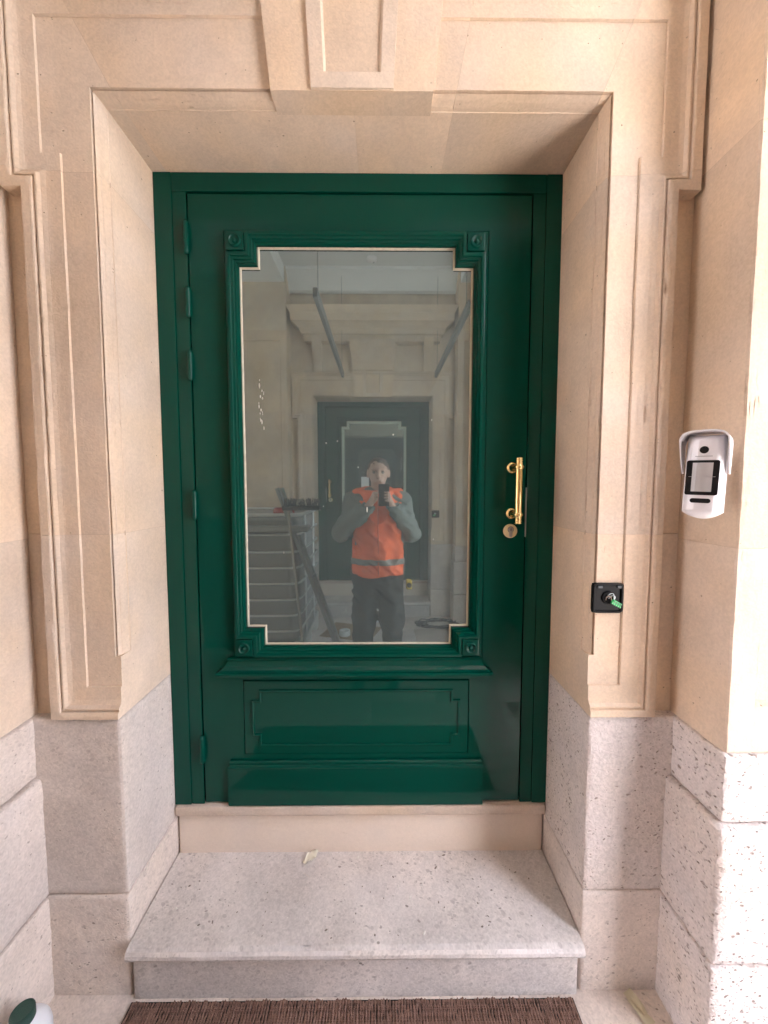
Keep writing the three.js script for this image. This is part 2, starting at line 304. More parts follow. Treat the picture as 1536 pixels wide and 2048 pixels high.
function buildWall(label) {
  const wall = thing('passage_wall', label, 'wall');
  const s = surroundSoup();
  stones.forEach(([pts, mat], i) => part('stone_block', s.clip(poly(pts, J)).geometry({ tess: 0.016, amp: 0.0008, freq: 50, chip: 0.003, du: i * 0.37, dv: i * 0.23 }), M.lime[mat], wall));
  keystone(wall);
  // mortar just behind the joints
  const m = new Soup();
  for (const [x0, x1] of [[XL - UL - 0.03, XL - 0.016], [XR + 0.016, XR + UR + 0.03]]) for (const y of [J1, J2]) m.box(x0, x1, y - 0.006, y + 0.006, 0.2, ZF - 0.0006);
  for (const [x0, x1] of [[XL - 0.01, XL - 0.0004], [XR + 0.0004, XR + 0.01]]) for (const y of [J1, J2]) m.box(x0, x1, y - 0.006, y + 0.006, -0.13, 0.2);
  for (const [xa, xb] of [[-0.572, -0.8313], [0.1545, 0.246], [0.4825, 0.6832]]) { const f = (y) => xa + (xb - xa) * (y - J2) / (2.75 - J2), y0 = YO + 0.016, y1 = YT - 0.002; m.quad([f(y0) - 0.006, y0, ZF - 0.0008], [f(y0) + 0.006, y0, ZF - 0.0008], [f(y1) + 0.006, y1, ZF - 0.0008], [f(y1) - 0.006, y1, ZF - 0.0008]); }
  part('mortar', m.geometry(), M.mortar, wall);
  // rubble core and plain field of the wall behind the mouldings
  const core = [[-1.02, XL - 0.006, BASE - 0.01, J1, 1], [-1.02, XL - 0.006, J1, J2, 0], [-1.02, XL - 0.006, J2, 2.72, 3], [XR + 0.006, 0.88, BASE - 0.01, J1, 0], [XR + 0.006, 0.88, J1, J2, 2], [XR + 0.006, 0.88, J2, 2.72, 1]];
  core.forEach(([x0, x1, y0, y1, c], i) => part('wall_stone', finish(new THREE.BoxGeometry(x1 - x0, y1 - y0 - 0.0016, 0.365).translate((x0 + x1) / 2, (y0 + y1) / 2, 0.042), { tess: 0.06, amp: 0.0008, du: i * 0.29 }), M.lime[c], wall));
  part('lintel_core', finish(new THREE.BoxGeometry(XR - XL + 0.4, 0.3, 0.365).translate(MID, YO + 0.156, 0.016)), M.lime[0], wall);
  part('upper_wall', finish(new THREE.BoxGeometry(1.95, TOP - 2.72, 0.36).translate(MID, (TOP + 2.72) / 2, 0.04), { tess: 0.15, amp: 0.001 }), M.lime[0], wall);
  // cornice on two consoles over the door
  const cor = new Soup(), prof = [[3.02, 0.23], [3.03, 0.3], [3.09, 0.31], [3.1, 0.33], [3.15, 0.35], [3.19, 0.40], [3.2, 0.42], [3.28, 0.425], [3.3, 0.44], [3.34, 0.46], [3.35, 0.2]];
  for (let i = 0; i + 1 < prof.length; i++) { const [y0, p0] = prof[i], [y1, p1] = prof[i + 1], w0 = 0.66 + p0 - 0.23, w1 = 0.66 + p1 - 0.23; cor.quad([MID - w0, y0, p0], [MID + w0, y0, p0], [MID + w1, y1, p1], [MID - w1, y1, p1]); for (const d of [-1, 1]) cor.quad([MID + d * w0, y0, 0.21], [MID + d * w0, y0, p0], [MID + d * w1, y1, p1], [MID + d * w1, y1, 0.21]); }
  cor.quad([MID - 0.66, 3.02, 0.2], [MID + 0.66, 3.02, 0.2], [MID + 0.66, 3.02, 0.23], [MID - 0.66, 3.02, 0.23]);
  part('cornice', cor.geometry({ tess: 0.08, amp: 0.001, du: 0.4 }), M.lime[1], wall);
  for (const d of [-1, 1]) {
    const sh = new THREE.Shape([[0.2, 2.68], [0.235, 2.69], [0.25, 2.74], [0.24, 2.8], [0.26, 2.88], [0.31, 2.95], [0.325, 3.0], [0.32, 3.06], [0.2, 3.06]].map((p) => new THREE.Vector2(...p)));
    const g = new THREE.ExtrudeGeometry(sh, { depth: 0.09, bevelEnabled: true, bevelSize: 0.006, bevelThickness: 0.006, bevelSegments: 2 }); g.rotateY(-Math.PI / 2); g.translate(MID + d * 0.6 + 0.045, 0, 0);
    part('console', finish(g, { amp: 0.001 }), M.lime[0], wall);
  }
  // base course of harder stone on both sides of the step
  const pitted = [[M.base[1], M.base[2]], [M.pit[0], M.base[0]]];
  [[-0.985, XL], [XR, 0.845]].forEach(([x0, x1], i) => {
    part('base_block', stoneBox(x0, x1, 0.311, BASE, -0.14, 0.2525, { r: 0.008, tess: 0.016, amp: 0.0022, freq: 55, chip: 0.010, du: i * 0.5, dv: 0.1 }), pitted[i][0], wall);
    part('base_block', stoneBox(x0, x1, -0.02, 0.309, -0.14, 0.2525, { r: 0.006, tess: 0.016, amp: 0.0022, freq: 55, chip: 0.010, du: i * 0.3 + 0.2, dv: 0.45 }), pitted[i][1], wall);
  });
  return wall;
}
function buildPilaster(label, side, group) {                // side 1: to the right of the door, -1: to the left
  const t = thing('pilaster', label, 'pilaster', [0, 0, 0], 0, group), inner = side > 0 ? 0.825 : 0.968, outer = inner + 0.62, Z = 0.402;
  const s = new Soup(), q = (...a) => s.quad(...(side > 0 ? a : [...a].reverse()).map(([x, y, z]) => [x * side, y, z]));
  const edge = 0.004, f0 = inner + 0.066, f1 = outer - 0.066, y0 = BASE - 0.01, p0 = 0.945, p1 = 3.0;
  q([inner, y0, 0.1], [inner, y0, Z - edge], [inner, TOP, Z - edge], [inner, TOP, 0.1]);
  q([inner, y0, Z - edge], [inner + edge, y0, Z], [inner + edge, TOP, Z], [inner, TOP, Z - edge]);
  q([inner + edge, y0, Z], [f0, y0, Z], [f0, TOP, Z], [inner + edge, TOP, Z]);
  q([f1, y0, Z], [outer, y0, Z], [outer, TOP, Z], [f1, TOP, Z]);
  q([f0, y0, Z], [f1, y0, Z], [f1, p0, Z], [f0, p0, Z]); q([f0, p1, Z], [f1, p1, Z], [f1, TOP, Z], [f0, TOP, Z]);
  q([f0 + 0.008, p0 + 0.008, Z - 0.012], [f1 - 0.008, p0 + 0.008, Z - 0.012], [f1 - 0.008, p1 - 0.008, Z - 0.012], [f0 + 0.008, p1 - 0.008, Z - 0.012]);
  q([f0, p0, Z], [f0 + 0.008, p0 + 0.008, Z - 0.012], [f0 + 0.008, p1 - 0.008, Z - 0.012], [f0, p1, Z]);
  q([f1 - 0.008, p0 + 0.008, Z - 0.012], [f1, p0, Z], [f1, p1, Z], [f1 - 0.008, p1 - 0.008, Z - 0.012]);
  q([f0, p0, Z], [f1, p0, Z], [f1 - 0.008, p0 + 0.008, Z - 0.012], [f0 + 0.008, p0 + 0.008, Z - 0.012]);
  q([f0 + 0.008, p1 - 0.008, Z - 0.012], [f1 - 0.008, p1 - 0.008, Z - 0.012], [f1, p1, Z], [f0, p1, Z]);
  q([outer, y0, Z], [outer, y0, 0.1], [outer, TOP, 0.1], [outer, TOP, Z]);
  [[BASE, 1.325], [1.325, 2.262], [2.262, 3.1], [3.1, TOP]].forEach(([a, b], i) => part('shaft_block', s.clip(poly([[-9, a], [9, a], [9, b], [-9, b]], J)).geometry({ tess: i < 3 ? 0.02 : 0.05, amp: 0.0013, freq: 45, chip: 0.006, du: i * 0.41 + 0.1 * side, dv: i * 0.17 }), M.lime[(i + (side > 0 ? 0 : 3)) % 4], t));
  const core = new THREE.BoxGeometry(outer - inner - 0.03, TOP - 0.1, 0.3); core.translate(side * (inner + outer) / 2, TOP / 2, 0.232); part('mortar', finish(core), M.mortar, t);
  const X = (o) => (side > 0 ? [inner - o, outer + o] : [-(outer + o), -(inner - o)]);
  const mats = side > 0 ? M.pit : M.base;
  part('base_block', stoneBox(...X(0.010), 0.66, BASE - 0.001, 0.1, Z + 0.010, { r: 0.009, tess: 0.018, amp: 0.0028, freq: 55, chip: 0.012, du: 0.15 }), mats[0], t);
  part('base_block', stoneBox(...X(0.024), 0.306, 0.658, 0.1, Z + 0.024, { r: 0.012, tess: 0.018, amp: 0.0028, freq: 55, chip: 0.012, du: 0.62 }), mats[1], t);
  part('base_block', stoneBox(...X(0.024), -0.02, 0.303, 0.1, Z + 0.024, { r: 0.006, tess: 0.018, amp: 0.0028, freq: 55, chip: 0.012, du: 0.9 }), side > 0 ? M.pit[0] : M.base[2], t);
  return t;
}
function turned(o, label, group) {                          // the same thing on the opposite side of the passage
  const r = o.clone(); r.name = numbered(o.name.replace(/_\d{3}$/, '')); r.rotation.y = o.rotation.y + Math.PI;
  r.position.set(2 * TURN_X - o.position.x, o.position.y, 2 * TURN_Z - o.position.z); scene.add(r);
  r.userData = { ...o.userData }; tag(r, label, o.userData.category, group ?? o.userData.group); return r;
}
const wall = buildWall('carved limestone door surround with keystone around the green door facing the viewer');
turned(wall, 'carved limestone door surround mirrored in the glass, across the passage');
const pilR = buildPilaster('brightly lit pilaster with pitted base at the photo\'s right edge', 1);
const pilL = buildPilaster('pilaster side at the photo\'s left edge, beside the white bottle', -1);
turned(pilR, 'opposite pilaster mirrored near the left side of the glass'); turned(pilL, 'opposite pilaster mirrored near the right side of the glass');

// plain lengths of passage wall beyond the pilasters
function plainWall(x0, x1, label) {
  const t = thing('plain_wall', label, 'wall', [0, 0, 0], 0, 'plain walls of the passage'), n = Math.max(1, Math.round((x1 - x0) / 0.85)), w = (x1 - x0) / n;
  for (let i = 0; i < n; i++) [[-0.02, 0.6], [0.6, 1.3], [1.3, 2.05], [2.05, 2.9], [2.9, TOP]].forEach(([a, b], k) => part('stone_block', finish(bevelBox(x0 + i * w + 0.001, x0 + (i + 1) * w - 0.001, a + 0.001, b - 0.001, -0.14, 0.24, 0.004, 1), { du: i * 0.3, dv: k * 0.4 }), M.lime[(i + k) % 4], t));
  return t;
}
plainWall(1.44, RIGHT_END, 'ashlar wall running on from the bright pilaster to the open end');
plainWall(LEFT_END, -1.58, 'ashlar wall running on beyond the pilaster at the left edge');
for (const [x0, x1, label] of [[1.44, 2 * TURN_X - LEFT_END, 'ashlar wall across the passage behind the caged tank'], [2 * TURN_X - RIGHT_END, -1.58, 'ashlar wall across the passage towards the open end']]) { const w = plainWall(x0, x1, label); w.rotation.y = Math.PI; w.position.set(2 * TURN_X, 0, 2 * TURN_Z); }

// floor slabs, ceiling, ground outside
const floor = new THREE.Group(); floor.name = 'floor'; floor.userData.kind = 'structure'; scene.add(floor);
{ const f = part('floor_bed', new THREE.BoxGeometry(RIGHT_END - LEFT_END, 0.1, 3.4), M.mortar, floor); f.position.set((RIGHT_END + LEFT_END) / 2, -0.056, TURN_Z); }
{
  const rows = [[0.06, 0.62], [0.62, 1.26], [1.26, 1.95], [1.95, 2.6], [2.6, 3.16]];
  rows.forEach(([z0, z1], j) => { let x = LEFT_END - (j % 2) * 0.35; let i = 0; while (x < RIGHT_END) { const w = 0.72 + 0.36 * hash3(i, j, 5); part('slab', finish(bevelBox(x + 0.0015, x + w - 0.0015, -0.05, 0.0 + (hash3(i, j, 8) - 0.5) * 0.0015, z0 + 0.0015, z1 - 0.0015, 0.003, 1), { du: i * 0.31, dv: j * 0.43 }), hash3(i, j, 3) > 0.5 ? M.base[0] : M.base[2], floor); x += w; i++; } });
}
const ceil = new THREE.Group(); ceil.name = 'ceiling'; ceil.userData.kind = 'structure'; scene.add(ceil);
part('ceiling_slab', finish(new THREE.BoxGeometry(RIGHT_END - LEFT_END, 0.4, 3.6).translate((RIGHT_END + LEFT_END) / 2, TOP + 0.2, TURN_Z)), M.plaster, ceil);
for (const x of [-1.25, 1.08]) part('ceiling_beam', finish(bevelBox(x - 0.25, x + 0.25, TOP - 0.16, TOP + 0.02, 0.2, FAR - 0.2, 0.01)), M.plaster, ceil);
for (const d of [-1, 1]) { const s = new Soup(), pr = [[TOP - 0.2, 0.24], [TOP - 0.18, 0.27], [TOP - 0.12, 0.29], [TOP - 0.05, 0.36], [TOP - 0.03, 0.4], [TOP + 0.01, 0.4]]; for (let i = 0; i + 1 < pr.length; i++) s.quad([-0.99, pr[i][0], d > 0 ? pr[i][1] : FAR - pr[i][1]], [0.85, pr[i][0], d > 0 ? pr[i][1] : FAR - pr[i][1]], [0.85, pr[i + 1][0], d > 0 ? pr[i + 1][1] : FAR - pr[i + 1][1]], [-0.99, pr[i + 1][0], d > 0 ? pr[i + 1][1] : FAR - pr[i + 1][1]]); part('cornice_moulding', s.geometry(), M.plaster, ceil); }
{
  const g = structure('ground', new THREE.PlaneGeometry(300, 300), std({ color: tint(0.50, 0.47, 0.44), roughness: 0.95 })); g.rotation.x = -Math.PI / 2; g.position.y = -0.11;
}

// the mouth of the passage: one leaf of the carriage gate is shut, the other stands open to the street
{
  const t = thing('carriage_gate', 'closed leaf of the carriage gate at the passage mouth, beyond the right edge', 'gate', [RIGHT_END - 0.1, 0, 0]);
  const wood = std({ color: tint(0.10, 0.075, 0.05), roughness: 0.6 });
  for (let k = 0; k < 8; k++) part('plank', bevelBox(-0.03, 0.03, 0.02, TOP + 0.01, GATE_Z + k * 0.202, GATE_Z + 0.2 + k * 0.202, 0.004, 1), wood, t);
  for (const y of [0.3, 1.4, 2.5]) part('ledge', bevelBox(-0.07, -0.031, y, y + 0.16, GATE_Z + 0.02, GATE_Z + 1.59, 0.006), wood, t);
  part('side_panel', bevelBox(-0.03, 0.03, 0.0, TOP + 0.01, 0.3, GATE_Y, 0.004, 1), wood, t);
}

// the mass of the house behind both walls
for (const [z0, z1, label] of [[-0.62, -0.142, 'solid house wall behind the green door'], [FAR + 0.142, FAR + 0.62, 'solid house wall behind the opposite door']]) {
  const t = thing('house_wall', label, 'wall'); part('masonry', finish(new THREE.BoxGeometry(RIGHT_END - LEFT_END, TOP + 0.6, z1 - z0).translate((RIGHT_END + LEFT_END) / 2, (TOP + 0.4) / 2, (z0 + z1) / 2)), M.lime[0], t);
}

// ------------------------------------------------------------------ step and threshold
function buildStep(label) {
  const t = thing('door_step', label, 'step');
  const x0 = XL + 0.004, x1 = XR - 0.004;
  const pr = [[-0.02, 0.175], [0.262, 0.1748], [0.273, 0.1735], [0.281, 0.169], [0.2855, 0.162], [0.287, 0.154], [0.2855, 0.146], [0.281, 0.14], [0.274, 0.1365], [0.262, 0.136]];
  const s = new Soup();
  s.ring(pr.map(([z, y]) => [[x0, y, z], [x1, y, z]]));
  for (const x of [x0, x1]) s.fan([[x, 0.13, -0.02], ...pr.map(([z, y]) => [x, y, z])]);
  part('tread', s.geometry({ tess: 0.02, amp: 0.001, freq: 30, chip: 0.005, crease: 0.7 }), M.step, t);
  part('riser', stoneBox(x0 + 0.006, x1 - 0.008, -0.02, 0.138, 0.1, 0.262, { r: 0.003, tess: 0.03, amp: 0.001, du: 0.4 }), M.step, t);
  part('upper_riser', stoneBox(x0 + 0.002, x1 - 0.002, 0.16, 0.326, -0.14, -0.008, { r: 0.003, tess: 0.03, amp: 0.0006, du: 0.7 }), M.pale, t);
  part('threshold', stoneBox(x0, x1, 0.326, 0.361, -0.14, 0.012, { r: 0.005, tess: 0.03, amp: 0.0008, chip: 0.004, du: 0.2 }), M.threshold, t);
  return t;
}
const step = buildStep('worn grey stone step with rounded nosing below the green door facing the viewer');
turned(step, 'stone step below the opposite door, mirrored low in the glass');

// ------------------------------------------------------------------ the green door
function notched(x0, x1, y0, y1, nx, ny) {                 // counter-clockwise outline with square notches in its corners
  return [[x0 + nx, y0], [x1 - nx, y0], [x1 - nx, y0 + ny], [x1, y0 + ny], [x1, y1 - ny], [x1 - nx, y1 - ny], [x1 - nx, y1], [x0 + nx, y1], [x0 + nx, y1 - ny], [x0, y1 - ny], [x0, y0 + ny], [x0 + nx, y0 + ny]];
}
function offsetOutline(path, v) { const s = new Soup(); const n = path.length; return path.map((p, i) => { const seg = (a, b) => { const dx = b[0] - a[0], dy = b[1] - a[1], l = Math.hypot(dx, dy); return [dy / l, -dx / l]; }; const a = seg(path[(i + n - 1) % n], p), b = seg(p, path[(i + 1) % n]), k = 1 + a[0] * b[0] + a[1] * b[1]; return [p[0] + (a[0] + b[0]) / k * v, p[1] + (a[1] + b[1]) / k * v]; }); }
const shapeOf = (pts) => new THREE.Shape(pts.map((p) => new THREE.Vector2(...p)));
function plate(outer, holes, z0, z1, bevel = 0.0012) {
  const sh = shapeOf(outer); for (const h of holes) sh.holes.push(new THREE.Path([...h].reverse().map((p) => new THREE.Vector2(...p))));
  const g = new THREE.ExtrudeGeometry(sh, { depth: z1 - z0 - bevel, bevelEnabled: bevel > 0, bevelSize: bevel, bevelThickness: bevel, bevelOffset: -bevel, bevelSegments: 2 }); g.translate(0, 0, z0); return finish(g, { crease: 0.2 });
}
function flare(xl, xr, list) {                             // a moulding that stands off the door by p at height y, ends mitred
  const s = new Soup();
  s.ring(list.map(([y, p]) => [[xl - p, y, -0.004], [xl - p, y, p], [xr + p, y, p], [xr + p, y, -0.004]]));
  return finish(new THREE.BufferGeometry().copy(s.geometry({ crease: 0.2 })), { crease: 0.2 });
}
const GLASS = notched(-0.4555, 0.2985, 0.929, 2.2365, 0.0595, 0.0625);
function buildDoor(label) {
  const by = 0.36, t = thing('green_door', label, 'door', [MID, by, 0]);
  const d = (name, g, mat = M.green, parent = t) => { g.translate(parent === t ? -MID : 0, parent === t ? -by : 0, 0); if (parent !== t) g.translate(-MID, -by, 0); return part(name, g, mat, parent); };
  const uvd = (g) => finish(g, { crease: 0.2 });
  d('frame_jamb', uvd(merge([bevelBox(XL + 0.0005, -0.661, by + 0.002, 2.456, -0.09, 0.002, 0.0022), bevelBox(-0.6605, -0.6175, by + 0.002, 2.4, -0.09, -0.0015, 0.0018)])));
  d('frame_jamb', uvd(merge([bevelBox(0.5275, XR - 0.0005, by + 0.002, 2.456, -0.09, 0.002, 0.0022), bevelBox(0.4865, 0.527, by + 0.002, 2.4, -0.09, -0.0015, 0.0018)])));
  d('frame_head', uvd(bevelBox(-0.6605, 0.527, 2.4, 2.456, -0.09, 0.001, 0.002)));
  d('backing_panel', uvd(new THREE.BoxGeometry(1.16, 2.06, 0.02).translate(-0.066, 1.385, -0.075)));
  const leaf = d('leaf', plate([[-0.6125, 0.369], [0.4825, 0.369], [0.4825, 2.3935], [-0.6125, 2.3935]], [[[-0.5, 0.878], [0.346, 0.878], [0.346, 2.282], [-0.5, 2.282]], [[-0.4725, 0.5435], [0.3025, 0.5435], [0.3025, 0.8075], [-0.4725, 0.8075]]], -0.05, -0.001, 0.002));
  // glazing: pane, sealant, stepped moulding, flat band, corner blocks
  const pane = d('pane', plate(offsetOutline(GLASS, 0.008), [], -0.021, -0.0145, 0), M.glass, leaf);
  const seal = new Soup(); seal.sweep(GLASS, [[-0.002, -0.0095], [0.0035, -0.0105], [0.0055, -0.0143]], true, 1); d('sealant', seal.geometry({ tess: 0.01, amp: 0.0007, freq: 60 }), M.putty, leaf);
  const gm = new Soup(); gm.sweep(GLASS, [[0, -0.0143], [0, 0.002], [0.004, 0.0035], [0.0055, 0.009], [0.011, 0.01], [0.0125, 0.0155], [0.019, 0.017], [0.0205, 0.0215], [0.027, 0.0235], [0.0315, 0.022], [0.0335, 0.0175], [0.034, 0.001]], true, -1);
  d('glazing_moulding', gm.geometry({ crease: 0.5 }), M.green, leaf);
  d('flat_band', plate([[-0.4978, 0.8805], [0.3438, 0.8805], [0.3438, 2.2798], [-0.4978, 2.2798]], [offsetOutline(GLASS, 0.033)], -0.03, 0.0035, 0.002), M.green, leaf);
  for (const x of [-0.4565, 0.2995]) for (const y of [0.931, 2.2345]) {
    const b = d('corner_block', uvd(bevelBox(x - 0.0272, x + 0.0272, y - 0.0272, y + 0.0272, 0.0, 0.0275, 0.002)), M.green, leaf);
    const r = lathe([[0.0001, 0.0085], [0.0035, 0.0078], [0.0062, 0.005], [0.0072, 0.0012], [0.0095, 0.0006], [0.0115, 0.0018], [0.0155, 0.0022], [0.0172, 0.0052], [0.0195, 0.0062], [0.0215, 0.0048], [0.0225, 0.0]], 32); r.scale(0.88, 1.1, 0.88); r.rotateX(Math.PI / 2); r.translate(x, y, 0.0272);
    d('rosette', r, M.green, leaf);
  }
  d('sill_moulding', flare(-0.505, 0.328, [[0.893, 0.004], [0.8905, 0.0125], [0.886, 0.0155], [0.8825, 0.0145], [0.8815, 0.0115], [0.876, 0.0145], [0.866, 0.0205], [0.857, 0.03], [0.8525, 0.0385], [0.8515, 0.0435], [0.8435, 0.0445], [0.8405, 0.043], [0.84, -0.004]]), M.green, leaf);
  const PANEL = notched(-0.4435, 0.2715, 0.5745, 0.7755, 0.0245, 0.036);
  d('lower_panel', plate([[-0.4705, 0.5455], [0.3005, 0.5455], [0.3005, 0.8055], [-0.4705, 0.8055]], [], -0.03, 0.0015, 0.0025), M.green, leaf);
  const pm = new Soup(); pm.sweep(PANEL, [[-0.009, 0.001], [-0.0085, 0.005], [-0.006, 0.0072], [-0.0025, 0.0072], [-0.0005, 0.0055], [0.0, 0.001]], true, -1); d('panel_moulding', pm.geometry({ crease: 0.7 }), M.green, leaf);
  d('kick_plate', flare(-0.514, 0.339, [[0.5255, 0.001], [0.525, 0.0065], [0.5225, 0.0095], [0.5165, 0.0105], [0.5125, 0.0085], [0.511, 0.0085], [0.5085, 0.0125], [0.503, 0.0145], [0.499, 0.0135], [0.498, 0.012], [0.49, 0.0125], [0.372, 0.0135], [0.366, 0.0125], [0.3655, -0.004]]), M.green, leaf);
  { const r = rng(5), sp = []; for (let k = 0; k < 26; k++) { const f = r(), g = new THREE.SphereGeometry(0.0009 + r() * 0.0018, 6, 4); g.scale(1, 1 + r() * 3.5, 0.25); g.translate(-0.405 + f * 0.02 + (k > 16 ? r() * 0.6 : 0), 1.66 + r() * 0.16 - (k > 16 ? r() * 0.6 : 0), -0.0143); sp.push(g); } const m = d('paint_specks', merge(sp), std({ color: tint(0.6, 0.58, 0.5), roughness: 0.8 }), leaf); m.userData.kind = 'stuff'; }
  for (const [y0, y1] of [[2.203, 2.306], [2.008, 2.105], [1.809, 1.907], [1.359, 1.458], [0.5166, 0.617]]) {
    const h = y1 - y0, r = 0.0092, m = h * 0.48;
    const g = lathe([[0.0001, 0], [0.005, 0.0005], [0.0078, 0.006], [r, 0.012], [r, m - 0.0015], [r - 0.0016, m], [r, m + 0.0015], [r, h - 0.012], [0.0078, h - 0.006], [0.005, h - 0.0005], [0.0001, h]], 16); g.translate(-0.6148, y0, 0.0095);
    const pl = bevelBox(-0.6205, -0.609, y0 + 0.012, y1 - 0.012, -0.03, 0.006, 0.001); d('hinge', merge([g, pl]), M.green, t);
  }
  // pull handle, lock and strike plate
  const gr = [], hy = 1.349, hl = 0.2125, prof = [[0.0001, 0], [0.0085, 0], [0.0118, 0.002], [0.0118, 0.0045], [0.0095, 0.0065], [0.0118, 0.0085], [0.0118, 0.0115], [0.0098, 0.0135], [0.0112, 0.017], [0.0108, 0.022], [0.0136, 0.0255], [0.0158, 0.0305], [0.0136, 0.0355], [0.0112, 0.0385]];
  const handle = d('pull_handle', lathe([...prof, [0.0114, 0.06], [0.0117, hl / 2], [0.0114, hl - 0.06], ...prof.map(([r, y]) => [r, hl - y]).reverse()], 32).translate(0.4385, hy, 0.056), M.brass, t);
  for (const y of [hy + 0.0305, hy + hl - 0.0305]) {
    const post = lathe([[0.0001, 0], [0.0185, 0], [0.0185, 0.0035], [0.016, 0.0055], [0.0125, 0.007], [0.0105, 0.0105], [0.0085, 0.018], [0.0075, 0.036], [0.0085, 0.052], [0.0001, 0.053]], 28); post.rotateX(Math.PI / 2); post.translate(0.4345, y, 0); d('mounting_post', post, M.brass, handle);
  }
  const rose = lathe([[0.0001, 0.006], [0.018, 0.006], [0.0215, 0.005], [0.0235, 0.003], [0.0235, 0]], 40); rose.rotateX(Math.PI / 2); rose.translate(0.4327, 1.3205, 0);
  const lock = d('lock_rose', rose, M.brassPale, t);
  const cylShape = new THREE.Shape(); cylShape.absarc(0, 0.0055, 0.0085, -0.9, Math.PI + 0.9, false); cylShape.lineTo(-0.0048, -0.0145); cylShape.absarc(0, -0.0145, 0.0048, Math.PI, 2 * Math.PI, false); cylShape.closePath();
  const cyl = new THREE.ExtrudeGeometry(cylShape, { depth: 0.0035, bevelEnabled: true, bevelSize: 0.0004, bevelThickness: 0.0004, bevelSegments: 1 }); cyl.translate(0.4327, 1.3205, 0.0055); d('lock_cylinder', cyl, M.steel, lock);
  const ring = new THREE.TorusGeometry(0.0093, 0.0009, 8, 28); ring.translate(0.4327, 1.326, 0.007); d('cylinder_ring', ring, M.darkSteel, lock);
  d('keyhole', new THREE.BoxGeometry(0.0018, 0.008, 0.0012).translate(0.4327, 1.326, 0.0099), M.black, lock);
  d('strike_plate', bevelBox(0.4838, 0.4863, 1.3, 1.466, -0.02, 0.0012, 0.0006), M.steel, t);
  return t;
}
const door = buildDoor('dark green glazed door with brass pull handle, facing the viewer');
const farDoor = turned(door, 'opposite green door mirrored in the glass, pane edged with pale tape');
{ const s = new Soup(); s.sweep(GLASS, [[0.001, -0.0138], [-0.03, -0.0138]], true, -1); const g = s.geometry(); g.translate(-MID, -0.36, 0); part('masking_tape', g, std({ color: tint(0.55, 0.60, 0.50), roughness: 0.8 }), farDoor); }

